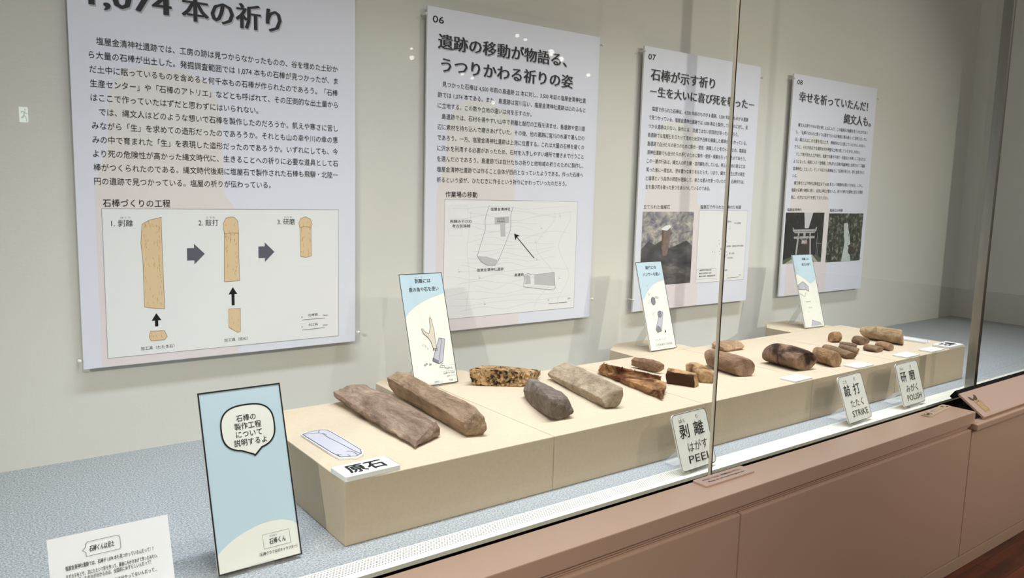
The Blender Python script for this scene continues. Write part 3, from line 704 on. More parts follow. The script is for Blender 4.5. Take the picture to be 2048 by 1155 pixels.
s2 = board('picture_sign', 'blue and white panel with a hammer and grey bar, left of the glass joint', 'sign', 1.1963, .5640, H + .003, w, h, 17, .9, HILL, group=SG)
P = Print()
P.poly([(.001, h - .001), (.001, .155), (.012, .160), (.032, .182), (.06, .200), (.085, .208), (w - .001, .212), (w - .001, h - .001)], LBLUE, .0003)
P.frame(.0006, .0006, w - .0006, h - .0006, .0012, INK, .0008); P.build('picture_print', s2)
P = Print(); P.text('敲打には', .0400, .2485, .0100, x1=.0860, off=.014); P.text('ハンマーを使い', .0235, .2270, .0105, x1=.1000, off=.014); P.build('heading_text', s2)
P = Print()
bar = [(.0385, .0640), (.044, .0530), (.062, .0560), (.066, .066), (.083, .112), (.070, .118), (.060, .100)]
P.poly(bar, GREYST, .0005); P.line(bar, .0009, INK, .0007, True); P.poly([(.0385, .0640), (.044, .0530), (.062, .0560), (.060, .068), (.049, .075)], GREYSD, .0006)
P.poly(ell(.066, .108, .008, .010, 16), GREYSD, .0008); P.line(ell(.066, .108, .008, .010, 16), .0008, INK, .0009, True)
P.poly(ell(.0485, .150, .009, .012, 16), GREYSD, .0008); P.line(ell(.0485, .150, .009, .012, 16), .0008, INK, .0009, True)
P.poly([(.055, .155), (.062, .163), (.074, .160), (.075, .156), (.062, .158), (.057, .151)], TANP, .0008); P.line([(.055, .155), (.062, .163), (.074, .160)], .0008, INK, .0009)
P.poly([(.075, .053), (.082, .060), (.081, .050)], INK, .0007)
P.text('コツ', .033, .165, .006, INKG, rot=30); P.text('コツ', .027, .140, .006, INKG, rot=25); P.text('コツッ', .035, .104, .0065, INKG, x1=.054, rot=35)
for k in range(3): P.text('カ', .030 + (k % 2) * .002, .195 - k * .011, .0045, INKG)
P.build('tool_drawing', s2)
P = Print(); P.text('ハンマーって', .027, .0275, .0070, INKG, x1=.075, off=.004); P.text('これもおなじなのね', .027, .0125, .0075, INKG, x1=.100, off=.006); P.build('body_text', s2)
stand('clear acrylic stand of the hammer panel', 1.233, .5662, H + .0003, .036, 17, .9, .10, .10)
w, h = .112, .270
s3 = board('picture_sign', 'blue and white panel with a grey block and whetstone, below poster 08', 'sign', 1.9971, .5640, H + .003, w, h, 17.25, -4.3, HILL, group=SG)
P = Print()
P.poly([(.001, h - .001), (.001, .192), (.012, .199), (.033, .188), (.052, .176), (.075, .160), (.092, .166), (w - .001, .176), (w - .001, h - .001)], LBLUE, .0003)
P.frame(.0005, .0005, w - .0005, h - .0005, .0010, INK, .0008); P.build('picture_print', s3)
P = Print(); P.text('研磨には', .0510, .2480, .0095, x1=.0900, off=.014); P.text('砥石を使う', .0460, .2275, .0100, x1=.0950, off=.014); P.build('heading_text', s3)
P = Print()
blk = [(.004, .158), (.034, .170), (.050, .160), (.060, .150), (.058, .132), (.043, .139), (.004, .142)]
P.poly(blk, GREYST, .0005); P.line(blk, .0009, INK, .0007, True); P.line([(.043, .139), (.043, .163)], .0008, INK, .0007); P.line([(.004, .128), (.030, .114), (.042, .130)], .0008, INK, .0007)
for k in range(3): P.text('ス', .012 + (k % 2) * .006, .222 - k * .012, .0045, INKG)
P.text('なめらかに', .030, .092, .0060, INKG, x1=.060); P.text('なった', .040, .070, .0060, INKG, x1=.060); P.text('♡', .034, .055, .006, INKG)
stp = [(.040, .006), (.048, .028), (.063, .022), (.088, .016), (.098, .006)]
P.poly(stp, GREYST, .0005); P.line(stp, .0008, INK, .0007)
P.build('tool_drawing', s3)
stand('clear acrylic stand of the whetstone panel', 2.03, .5632, H + .0003, .036, 17.25, -4.3, .10, .10)

# three word signs on the sill
WG = 'word signs on the sill behind the glass'
def word_sign(label, x, y, yaw, lean, w, h, kanji, kana, ruby, eng, slabel):
    s = board('word_sign', label, 'sign', x, y, .0085, w, h, lean, yaw, NAMEP, corner=.010, th=.003, group=WG)
    P = Print(); P.line(rrect(.0007, .0007, w - .0007, h - .0007, .0095), .0011, INK, .0004, closed=True); P.build('border_line', s)
    P = Print()
    P.text(kanji[0], .016, h * .560, .0275, x1=.047, off=.008); P.text(kanji[1], .0640, h * .560, .0275, x1=.097, off=.008)
    P.text(ruby[0], .021, h * .835, .0085, x1=.040); P.text(ruby[1], .078, h * .850, .0085)
    P.text(kana, .033, h * .305, .0195, x1=.099, off=.004)
    P.text(eng, .029, h * .095, .0200, x1=.105 if len(eng) < 5 else .110, off=.004)
    P.build('word_text', s)
    stand(slabel, x + .03 * math.cos(R(yaw)), y + .001, .0010, .055, lean, yaw, .05, .075)
    return s
word_sign('white rounded sign reading PEEL beside the glass joint', .7142, .0150, 2.4, 19, .1160, .1190, '剥離', 'はがす', ('はく', 'り'), 'PEEL', 'clear acrylic stand of the PEEL sign')
word_sign('white rounded sign reading STRIKE on the sill', 1.3481, .0120, 2.8, 20.5, .1234, .1210, '敲打', 'たたく', ('こう', 'だ'), 'STRIKE', 'clear acrylic stand of the STRIKE sign')
word_sign('white rounded sign reading POLISH on the sill, near the steel post', 1.6377, .0165, .5, 17.75, .1261, .1200, '研磨', 'みがく', ('けん', 'ま'), 'POLISH', 'clear acrylic stand of the POLISH sign')

# ------------------------------------------------------------------ flat cards and cut-outs on the pedestals
def flat_card(name, label, cat, corners, th, m, corner=.0, group=None, z=H):
    """card lying flat; corners = front-left, front-right, back-right, back-left"""
    c = [Vector((p[0], p[1], 0)) for p in corners]
    e = (c[1] - c[0]); w = e.length; yaw = math.atan2(e.y, e.x); h = ((c[3] - c[0]).length + (c[2] - c[1]).length) / 2
    bm = bmesh.new(); pts = rrect(0, 0, w, h, corner) if corner else [(0, 0), (w, 0), (w, h), (0, h)]
    prism(bm, pts, 0, th)
    o = obj(name, bm, m); o.matrix_world = Matrix.Translation((c[0].x, c[0].y, z + .0003)) @ Matrix.Rotation(yaw, 4, 'Z')
    return tag(o, label, cat, group), w, h
WB = mat('sign_board_white', S(244, 245, 242), .4)
cg, w, h = flat_card('name_plate', 'thick white plate reading two large black characters, left end', 'plate', [(.0012, .1060), (.1036, .1095), (.1031, .1680), (-.0005, .1615)], .008, WB, .004)
P = Print(); P.text('原石', w * .17, h * .20, h * .60, x1=w * .83, off=.030); P.line(rrect(.0006, .0006, w - .0006, h - .0006, .0038), .0005, INKG, .0004, closed=True); P.build('word_text', cg, lift=.008)
cs, w, h = flat_card('name_plate', 'white plate reading two black characters at the right end', 'plate', [(2.0945, .1075), (2.1950, .1082), (2.1935, .1652), (2.0926, .1646)], .006, WB, .004)
P = Print(); P.text('石棒', w * .17, h * .20, h * .60, x1=w * .83, off=.030); P.line(rrect(.0006, .0006, w - .0006, h - .0006, .0038), .0005, INKG, .0004, closed=True); P.build('word_text', cs, lift=.006)
cl = ['white caption card in front of the blotched round stone', 'white caption card in front of the tapered tan stone', 'white caption card in front of the small brown rods', 'white caption card touching the two-character plate at the right end']
for lab, c4 in zip(cl, ([(1.2470, .1085), (1.3250, .1110), (1.3230, .1575), (1.2440, .1530)], [(1.5450, .1085), (1.6290, .1088), (1.6265, .1530), (1.5450, .1500)], [(1.8180, .1085), (1.8990, .1095), (1.8980, .1530), (1.8220, .1520)], [(1.9760, .1085), (2.0600, .1095), (2.0640, .1520), (1.9780, .1490)])):
    cc, w, h = flat_card('caption_card', lab, 'card', c4, .004, CARDW, group='white caption cards along the pedestal edge')
    P = Print(); FAINT = mat('faint_lilac_ink', S(190, 188, 214), .6)
    P.text('塩屋金清神社遺跡', w * .2, h * .55, h * .14, FAINT, x1=w * .8); P.text('石棒未製品', w * .3, h * .3, h * .14, FAINT, x1=w * .7); P.build('caption_text', cc, lift=.004)
def cutout(label, pts, inner, lines, fill):
    bm = bmesh.new(); prism(bm, pts, 0, .0035); o = obj('stone_cutout', bm, mat('cutout_white', S(236, 236, 238), .5)); o.location = (0, 0, H + .0003)
    tag(o, label, 'cut-out')
    P = Print(); P.poly(inner, fill, .0004); P.line(inner, .0016, mat('slate_ink', S(66, 66, 76), .6), .0006, True)
    for l in lines: P.line(l, .0012, mat('slate_ink', S(66, 66, 76), .6), .0007)
    P.build('drawing_print', o, lift=.0035)
c1 = [(.0302, .3672), (.0484, .376), (.0720, .3760), (.0855, .3660), (.0885, .300), (.0895, .2246), (.0806, .2037), (.0657, .1950), (.0361, .2060), (.0335, .237), (.0315, .3071)]
i1 = [(.0325, .3640), (.0500, .3725), (.0710, .3725), (.0830, .3640), (.0855, .300), (.0865, .2270), (.0785, .2085), (.0657, .2010), (.0400, .2110), (.0370, .239), (.0345, .3071)]
cutout('flat grey drawn cut-out of a long stone on the left pedestal', c1, i1,
       [[(.0325, .3640), (.045, .362), (.061, .356), (.066, .366), (.0710, .3725)], [(.061, .356), (.066, .350), (.070, .338)], [(.066, .350), (.0655, .32), (.0690, .29), (.0720, .25), (.0745, .222), (.0770, .2085)], [(.0700, .2060), (.0705, .222), (.0650, .232), (.0600, .229)], [(.0400, .2110), (.041, .226), (.046, .220)], [(.0565, .2050), (.0555, .216)]], GREYST)
c2 = [(2.134, .190), (2.112, .193), (2.1060, .2633), (2.1030, .345), (2.125, .352), (2.160, .350), (2.1735, .340), (2.1770, .2969), (2.1800, .2402), (2.1622, .2040)]
i2 = [(2.134, .1945), (2.116, .197), (2.1105, .2633), (2.1080, .341), (2.126, .347), (2.158, .345), (2.1695, .336), (2.1725, .2969), (2.1750, .2420), (2.1600, .2085)]
cutout('flat pale drawn cut-out of a rod behind the two-character plate', c2, i2, [[(2.165, .335), (2.168, .29), (2.168, .245), (2.156, .212)]], mat('pale_cutout_print', S(214, 216, 216), .5))

# ------------------------------------------------------------------ things on the outer ledge
LZ = .0183
nt_, w, h = flat_card('notice_plate', 'rose plastic notice about not touching the glass, on the ledge', 'notice', [(.6698, -.0833), (.8240, -.0828), (.8205, -.0475), (.6720, -.0475)], .0035, PINKP, .004, z=LZ)
P = Print(); P.text('ガラスケースには、手を触れないで下さい。', w * .10, h * .56, h * .17, x1=w * .88, off=.014); P.text('Please do not touch the glass case.', w * .14, h * .26, h * .17, INK, x1=w * .87, off=.008); P.build('notice_text', nt_, lift=.0035)
g2, w, h = flat_card('guide_plate', 'tan plate with dark oval mark at the right end of the ledge', 'plate', [(1.5620, -.0895), (1.7200, -.0725), (1.7190, -.0480), (1.5580, -.0660)], .003, mat('tan_plate', S(208, 186, 160), .4), .005, z=LZ)
P = Print()
P.line(ell(w * .115, h * .5, w * .085, h * .36, 20, 110, 250), .0022, INK); P.line(ell(w * .115, h * .5, w * .085, h * .36, 20, -70, 70), .0022, INK)
P.text('88', w * .07, h * .34, h * .36, x1=w * .16, off=.03)
P.text('音声ガイド', w * .30, h * .56, h * .20, INKG, x1=w * .62); P.line([(w * .30, h * .36), (w * .76, h * .36)], .0007, INKG)
P.poly(ell(w * .84, h * .68, w * .03, h * .14, 12), INK); P.poly(ell(w * .90, h * .28, w * .04, h * .10, 12), INK); P.line([(w * .80, h * .45), (w * .86, h * .62)], .0018, INK)
P.build('mark_print', g2, lift=.003)

# sloping picture rail on the right, in front of the next pane
sr = thing('picture_rail', 'sloping rose picture rail with a black edge in front of the right pane', 'rail', (1.785, -.130, -.0035))
ang = math.atan2(.0533, .0759); SLL = math.hypot(.0759, .0533)
rot = Matrix.Rotation(ang, 4, 'X')
def srm(o): o.matrix_local = rot; return o
bm = bmesh.new(); bx(bm, 0, 1.75, 0, SLL - .008, -.006, 0); srm(obj('sloping_panel', bm, PINKP, sr, bevel=.001))
bm = bmesh.new(); bx(bm, -.006, 1.75, SLL - .0075, SLL + .003, -.022, .0012); srm(obj('black_edge', bm, BLACK, sr, bevel=.001))
bm = bmesh.new(); bx(bm, 0, 1.75, -.003, .0, -.007, .0005); srm(obj('front_lip', bm, PINK, sr))
P = Print()
ARTT = mat('artefact_print', S(196, 168, 124), .5, var=(80, .12)); ARTD = mat('artefact_dark_print', S(92, 70, 56), .5, var=(80, .2))
P.poly(rrect(.030, .008, .066, .052, .006), ARTT, .0004); P.line(rrect(.034, .013, .062, .045, .004), .0012, mat('artefact_line', S(150, 120, 78), .6), .0006, closed=True)
P.poly([(.036, .056), (.046, .050), (.060, .054), (.068, .064), (.062, .070), (.054, .064), (.046, .060)], ARTD, .0006); P.poly([(.022, .058), (.034, .050), (.038, .056), (.030, .066), (.024, .068)], ARTD, .0006)
P.line(ell(.052, .050, .005, .004, 10), .0012, ARTD, .0007, True)
o = P.build('artefact_picture', sr); o.matrix_local = rot

# ------------------------------------------------------------------ the stones
HULL = {'S1': [[0.1848,0.5307,0.1093],[0.1727,0.1821,0.1093],[0.2491,0.2197,0.1093],[0.2612,0.5683,0.1093],[0.1689,0.5377,0.1308],[0.1705,0.1834,0.1206],[0.2501,0.219,0.1282],[0.2588,0.5695,0.1376],[0.1707,0.537,0.1383],[0.2423,0.2238,0.1433],[0.2208,0.5506,0.1449],[0.181,0.3553,0.1311],[0.1723,0.4834,0.1283],[0.2655,0.3882,0.1357]],
        'S2': [[0.3134,0.5427,0.1093],[0.2899,0.1915,0.1093],[0.3281,0.1803,0.1093],[0.3516,0.5315,0.1093],[0.3047,0.5473,0.1509],[0.2849,0.1948,0.1389],[0.3186,0.1869,0.1634],[0.3306,0.5429,0.1639],[0.3308,0.1784,0.1278],[0.3105,0.5487,0.1599],[0.3467,0.3148,0.1467],[0.3159,0.3952,0.1172],[0.3252,0.4735,0.1699],[0.2904,0.1911,0.1289],[0.2977,0.2414,0.0993]],
        'S3': [[0.519,0.5124,0.1093],[0.6285,0.4298,0.1093],[0.7081,0.4865,0.1093],[0.5986,0.5691,0.1093],[0.514,0.5158,0.1491],[0.6298,0.4288,0.1439],[0.7104,0.4847,0.1306],[0.5849,0.5786,0.1381],[0.514,0.5158,0.1273],[0.5779,0.468,0.1519],[0.5787,0.4673,0.1095],[0.7087,0.4861,0.1143],[0.6506,0.53,0.1369]],
        'S4': [[0.5624,0.3645,0.1093],[0.4923,0.1817,0.1093],[0.5494,0.1781,0.1093],[0.6195,0.3609,0.1093],[0.5587,0.3674,0.1269],[0.487,0.1861,0.165],[0.5414,0.1851,0.1529],[0.6029,0.3743,0.1458],[0.5707,0.3579,0.155],[0.551,0.1766,0.1238],[0.5206,0.2666,0.1007],[0.555,0.2219,0.1569]],
        'S5': [[0.7199,0.4665,0.1093],[0.6551,0.1915,0.1093],[0.6891,0.1804,0.1093],[0.754,0.4554,0.1093],[0.7181,0.4681,0.1253],[0.6501,0.1963,0.1334],[0.6938,0.1756,0.1609],[0.7591,0.4509,0.1536],[0.6945,0.1749,0.1386],[0.7338,0.4636,0.1401],[0.7206,0.3187,0.1614],[0.6893,0.3274,0.1272]],
        'S6a': [[0.8681,0.4421,0.1093],[0.819,0.1704,0.1093],[0.893,0.2312,0.1093],[0.9421,0.5029,0.1093],[0.8657,0.4443,0.122],[0.8175,0.1721,0.1294],[0.8922,0.2321,0.1332],[0.9361,0.5087,0.1139],[0.8525,0.3292,0.098],[0.8934,0.2307,0.1267]],
        'S6b': [[0.868,0.4449,0.1093],[0.9089,0.2853,0.1093],[0.911,0.25,0.1093],[0.8701,0.4095,0.1093],[0.8664,0.4464,0.1244],[0.9012,0.2936,0.1254],[0.9099,0.2512,0.141],[0.8585,0.4207,0.1481],[0.884,0.3366,0.1356]],
        'S7': [[1.0015,0.4547,0.1093],[1.0057,0.3627,0.1093],[1.022,0.353,0.1093],[1.0178,0.445,0.1093],[1.0008,0.4554,0.1312],[1.0049,0.3636,0.1337],[1.021,0.3542,0.14],[1.011,0.4521,0.1391],[1.0232,0.3517,0.1288],[1.0207,0.3982,0.1419]],
        'S8': [[0.9484,0.2787,0.1093],[0.9785,0.2126,0.1093],[1.0068,0.2179,0.1093],[0.9767,0.284,0.1093],[0.9452,0.2823,0.1415],[0.9744,0.2175,0.1414],[1.001,0.225,0.1425],[0.9682,0.2937,0.1454],[1.0039,0.2214,0.1356],[0.9869,0.2567,0.1437]],
        'S11': [[1.4134,0.5101,0.1093],[1.3969,0.4493,0.1093],[1.4877,0.4445,0.1093],[1.5043,0.5053,0.1093],[1.4118,0.5121,0.125],[1.3944,0.4526,0.1235],[1.4893,0.4424,0.1201],[1.4727,0.5456,0.1228],[1.4875,0.4698,0.1346]]}
TUBE = {'S9': [1.0708, 0.2776, -2.0908, 0.1131, 0.0443, 0.0334, -0.0359, 0.3643, 0.1933, 0.066, -0.4973, -0.0169],
        'S10': [1.1991, 0.2864, -1.7264, 0.1269, 0.0652, 0.0493, -0.1934, 0.2135, 0.0414, 0.054, -0.5834, -0.1831],
        'S12': [1.4044, 0.2354, -1.6865, 0.1193, 0.0932, 0.0595, -0.0033, 0.0452, 0.057, 0.111, 0.1257, 0.0823],
        'S13': [1.5259, 0.1965, -1.8364, 0.0781, 0.0549, 0.0445, -0.4381, -0.1095, 0.0679, 0.094, -0.3198, -0.1899],
        'S14': [1.6845, 0.2509, -2.0439, 0.1323, 0.0396, 0.0208, -0.1201, -0.0827, 0.126, -0.0056, -0.2894, 0.29],
        'S15': [1.7492, 0.253, -1.755, 0.0659, 0.0284, 0.0202, -0.1225, -0.5118, 0.0823, 0.0547, -0.3345, 0.2279],
        'S16': [1.8412, 0.3094, -1.3143, 0.0516, 0.0237, 0.0117, -0.1679, -0.0803, 0.0613, 0.11, 0.0843, -0.1902],
        'S17': [1.9094, 0.3095, -1.767, 0.0394, 0.0499, 0.0262, -0.3062, 0.0769, 0.0485, 0.0967, 0.2433, -0.0415],
        'S18': [1.8695, 0.3725, -0.2878, 0.0341, 0.0433, 0.0337, 0.27, 0.333, 0.0946, 0.0196, 0.2831, 0.0246],
        'S19': [2.0314, 0.2953, -1.5593, 0.1297, 0.0693, 0.0474, 0.151, -0.4219, 0.2074, -0.0198, -0.6402, -0.2091],
        'S20': [1.833, 0.225, -1.5855, 0.0497, 0.0402, 0.0193, -0.2562, 0.159, 0.0214, 0.1237, 0.0393, -0.0212],
        'S21': [1.8969, 0.22, -1.7228, 0.0485, 0.0391, 0.0237, -0.1419, -0.1502, 0.0849, 0.0939, -0.11, -0.2597]}
def stone_mat(name, base, light, dark, dk=.25, scale=18, stretch=(1, 1, 1), pit=0.0, side=None, side_col=None):
    base = [min(238, c * 1.07) for c in base]; light = [min(244, c * 1.06) for c in light]
    m = bpy.data.materials.new(name); m.use_nodes = True
    nt = m.node_tree; b = nt.nodes['Principled BSDF']; b.inputs['Roughness'].default_value = .88; b.inputs['Specular IOR Level'].default_value = .25
    tc = nt.nodes.new('ShaderNodeTexCoord'); mp = nt.nodes.new('ShaderNodeMapping'); mp.inputs['Scale'].default_value = stretch
    nt.links.new(tc.outputs['Object'], mp.inputs['Vector'])
    def nz(sc, det, dist=0.0, ro=.6):
        n = nt.nodes.new('ShaderNodeTexNoise'); n.inputs['Scale'].default_value = sc; n.inputs['Detail'].default_value = det; n.inputs['Distortion'].default_value = dist; n.inputs['Roughness'].default_value = ro
        nt.links.new(mp.outputs['Vector'], n.inputs['Vector']); return n
    n1 = nz(scale, 8, .6, .68); n2 = nz(scale * 5, 8, .3, .7); n3 = nz(scale * .45, 4, .8)
    r1 = nt.nodes.new('ShaderNodeValToRGB'); e = r1.color_ramp.elements
    e[0].position = .32; e[0].color = S(*[c * .80 for c in base]) + (1,); e[1].position = .72; e[1].color = S(*light) + (1,); k = e.new(.5); k.color = S(*base) + (1,)
    nt.links.new(n1.outputs['Fac'], r1.inputs['Fac'])
    r2 = nt.nodes.new('ShaderNodeValToRGB'); e = r2.color_ramp.elements
    c0 = .5 - .5 * (1 - dk) * .5; e[0].position = dk + .04; e[0].color = (1, 1, 1, 1); e[1].position = dk + .15; e[1].color = (0, 0, 0, 1)
    nt.links.new((n2 if pit else n3).outputs['Fac'], r2.inputs['Fac'])
    mx = nt.nodes.new('ShaderNodeMix'); mx.data_type = 'RGBA'; mx.inputs['B'].default_value = S(*dark) + (1,)
    nt.links.new(r2.outputs['Color'], mx.inputs['Factor']); nt.links.new(r1.outputs['Color'], mx.inputs['A'])
    m3 = nt.nodes.new('ShaderNodeMix'); m3.data_type = 'RGBA'; m3.blend_type = 'MULTIPLY'; m3.inputs['Factor'].default_value = .55
    r3 = nt.nodes.new('ShaderNodeValToRGB'); e = r3.color_ramp.elements; e[0].position = .36; e[0].color = (.62, .59, .56, 1); e[1].position = .56; e[1].color = (1, 1, 1, 1)
    nt.links.new(n2.outputs['Fac'], r3.inputs['Fac']); nt.links.new(mx.outputs['Result'], m3.inputs['A']); nt.links.new(r3.outputs['Color'], m3.inputs['B'])
    mp2 = nt.nodes.new('ShaderNodeMapping'); mp2.inputs['Scale'].default_value = (1, .22, 1); mp2.inputs['Rotation'].default_value = (0, 0, .15)
    nt.links.new(tc.outputs['Object'], mp2.inputs['Vector'])
    n4 = nt.nodes.new('ShaderNodeTexNoise'); n4.inputs['Scale'].default_value = 95; n4.inputs['Detail'].default_value = 6; n4.inputs['Roughness'].default_value = .7; n4.inputs['Distortion'].default_value = 1.2
    nt.links.new(mp2.outputs['Vector'], n4.inputs['Vector'])
    r4 = nt.nodes.new('ShaderNodeValToRGB'); e = r4.color_ramp.elements
    e[0].position = .30; e[0].color = (.55, .52, .50, 1); e[1].position = .62; e[1].color = (1.12, 1.12, 1.12, 1); k = e.new(.46); k.color = (.93, .92, .91, 1)
    nt.links.new(n4.outputs['Fac'], r4.inputs['Fac'])
    m5 = nt.nodes.new('ShaderNodeMix'); m5.data_type = 'RGBA'; m5.blend_type = 'MULTIPLY'; m5.inputs['Factor'].default_value = .55
    nt.links.new(m3.outputs['Result'], m5.inputs['A']); nt.links.new(r4.outputs['Color'], m5.inputs['B'])
    n5 = nz(scale * 1.3, 5, 2.2, .62)
    sb = nt.nodes.new('ShaderNodeMath'); sb.operation = 'SUBTRACT'; sb.inputs[1].default_value = .5; nt.links.new(n5.outputs['Fac'], sb.inputs[0])
    ab = nt.nodes.new('ShaderNodeMath'); ab.operation = 'ABSOLUTE'; nt.links.new(sb.outputs[0], ab.inputs[0])
    r5 = nt.nodes.new('ShaderNodeValToRGB'); e = r5.color_ramp.elements; e[0].position = .0; e[0].color = (.42, .38, .35, 1); e[1].position = .022; e[1].color = (1, 1, 1, 1)
    nt.links.new(ab.outputs[0], r5.inputs['Fac'])
    m6 = nt.nodes.new('ShaderNodeMix'); m6.data_type = 'RGBA'; m6.blend_type = 'MULTIPLY'; m6.inputs['Factor'].default_value = .16
    nt.links.new(m5.outputs['Result'], m6.inputs['A']); nt.links.new(r5.outputs['Color'], m6.inputs['B'])
    res = m6.outputs['Result']
    if side:                                # an old weathered face of the stone: a crust on the side that points along `side`
        dt = nt.nodes.new('ShaderNodeVectorMath'); dt.operation = 'DOT_PRODUCT'; dt.inputs[1].default_value = Vector(side).normalized()
        nt.links.new(tc.outputs['Normal'], dt.inputs[0])
        ad = nt.nodes.new('ShaderNodeMath'); ad.operation = 'MULTIPLY_ADD'; ad.inputs[1].default_value = .9; nt.links.new(n1.outputs['Fac'], ad.inputs[0]); nt.links.new(dt.outputs['Value'], ad.inputs[2])
        rs = nt.nodes.new('ShaderNodeValToRGB'); e = rs.color_ramp.elements; e[0].position = .86; e[0].color = (0, 0, 0, 1); e[1].position = 1.0; e[1].color = (1, 1, 1, 1)
        nt.links.new(ad.outputs[0], rs.inputs['Fac'])
        m4 = nt.nodes.new('ShaderNodeMix'); m4.data_type = 'RGBA'; m4.inputs['B'].default_value = S(*side_col) + (1,)
        nt.links.new(rs.outputs['Color'], m4.inputs['Factor']); nt.links.new(res, m4.inputs['A']); res = m4.outputs['Result']
    nt.links.new(res, b.inputs['Base Color'])
    bp = nt.nodes.new('ShaderNodeBump'); bp.inputs['Strength'].default_value = .9; bp.inputs['Distance'].default_value = .005
    hs = nt.nodes.new('ShaderNodeMath'); hs.operation = 'ADD'; nt.links.new(n2.outputs['Fac'], hs.inputs[0]); nt.links.new(n4.outputs['Fac'], hs.inputs[1])
    h2 = nt.nodes.new('ShaderNodeMath'); h2.operation = 'MULTIPLY_ADD'; h2.inputs[1].default_value = .25; nt.links.new(r5.outputs['Color'], h2.inputs[0]); nt.links.new(hs.outputs[0], h2.inputs[2])
    nt.links.new(h2.outputs[0], bp.inputs['Height']); nt.links.new(bp.outputs['Normal'], b.inputs['Normal'])
    return m
def remeshed(bm, vox):
    me = bpy.data.meshes.new('r'); bm.to_mesh(me); bm.free()
    o = bpy.data.objects.new('r', me); COL.objects.link(o)
    md = o.modifiers.new('m', 'REMESH'); md.mode = 'VOXEL'; md.voxel_size = vox; md.adaptivity = 0
    out = bpy.data.meshes.new_from_object(o.evaluated_get(bpy.context.evaluated_depsgraph_get()))
    bpy.data.objects.remove(o); bpy.data.meshes.remove(me)
    return out
def finish_stone(me, label, m, seed, a1, a2, a3, k=(16, 55, 150), flake=0.0, pits=0.0, name='stone', group='stones on the pedestals', axis=(0, 1, 0)):
    off = Vector((seed * 7.3, seed * 3.1, seed * 5.7))
    me.calc_loop_triangles() if hasattr(me, 'calc_loop_triangles') else None
    nrm = [v.normal.copy() for v in me.vertices]
    ax = Vector(axis).normalized()
    for v, n in zip(me.vertices, nrm):
        p = v.co
        q = p - ax * p.dot(ax) * .55            # grain runs along the stone
        d = a1 * noise.fractal(q * k[0] + off, 1.0, 2.0, 3) + a2 * (abs(noise.noise(q * k[1] + off)) * 2 - .7) + a3 * noise.noise(q * k[2] + off)
        if flake:
            c = noise.voronoi(q * 34 + off)[0]; d += flake * (.6 - 1.5 * c[0]) * .8
            c = noise.voronoi(q * 90 + off)[0]; d += flake * (.5 - c[0]) * .45
        if pits:
            t = noise.noise(p * 130 + off) + .5 * noise.noise(p * 260 + off)
            if t > .18: d -= pits * min(1, (t - .18) * 4)
        v.co = p + n * d
    zs = min(v.co.z for v in me.vertices)
    xs = [v.co.x for v in me.vertices]; ys = [v.co.y for v in me.vertices]
    c = Vector(((min(xs) + max(xs)) / 2, (min(ys) + max(ys)) / 2, H))
    for v in me.vertices:
        v.co.z = max(v.co.z, H + .0004); v.co -= c
    me.name = name; me.shade_smooth(); me.materials.clear(); me.materials.append(m)
    o = bpy.data.objects.new(name, me); COL.objects.link(o); o.location = c
    return tag(o, label, 'stone', group)
def hull_bm(pts):
    bm = bmesh.new(); vs = [bm.verts.new(p) for p in pts]
    res = bmesh.ops.convex_hull(bm, input=vs)
    bmesh.ops.delete(bm, geom=list({g for g in res['geom_interior'] + res['geom_unused'] if isinstance(g, bmesh.types.BMVert)}), context='VERTS')
    bmesh.ops.recalc_face_normals(bm, faces=bm.faces[:]); bm.normal_update()
    return bm
def chipped(pts, rng, n, size):
    """knock flat chips off the edges of a convex stone"""
    done = 0
    for k in range(n * 6):
        if done >= n: break
        bm = hull_bm(pts)
        es = [e for e in bm.edges if len(e.link_faces) == 2 and e.link_faces[0].normal.angle(e.link_faces[1].normal, 0) > .45]
        if not es: bm.free(); break
        L = [e.calc_length() for e in es]; e = rng.choices(es, L)[0]; t = rng.uniform(.05, .95)
        co = e.verts[0].co.lerp(e.verts[1].co, t)
        cen = sum((v.co for v in bm.verts), Vector()) / len(bm.verts)
        na, nb = [(g.normal if g.normal.dot(g.calc_center_median() - cen) > 0 else -g.normal) for g in e.link_faces]
        nn = na * rng.uniform(.5, 1.5) + nb * rng.uniform(.5, 1.5)
        tang = (e.verts[1].co - e.verts[0].co).normalized()
        nn = (nn.normalized() + tang * rng.uniform(-.5, .5)).normalized()
        po = co - nn * size * rng.uniform(.03, .10)
        out = []
        sd = {v: (v.co - po).dot(nn) for v in bm.verts}
        if max(sd.values()) > size * .17: bm.free(); continue
        done += 1
        for v in bm.verts:
            if sd[v] <= 0: out.append(tuple(v.co))
        for ed in bm.edges:
            a, b = ed.verts
            if sd[a] * sd[b] < 0: out.append(tuple(a.co.lerp(b.co, sd[a] / (sd[a] - sd[b]))))
        bm.free()
        if len(out) >= 4: pts = out
    return pts
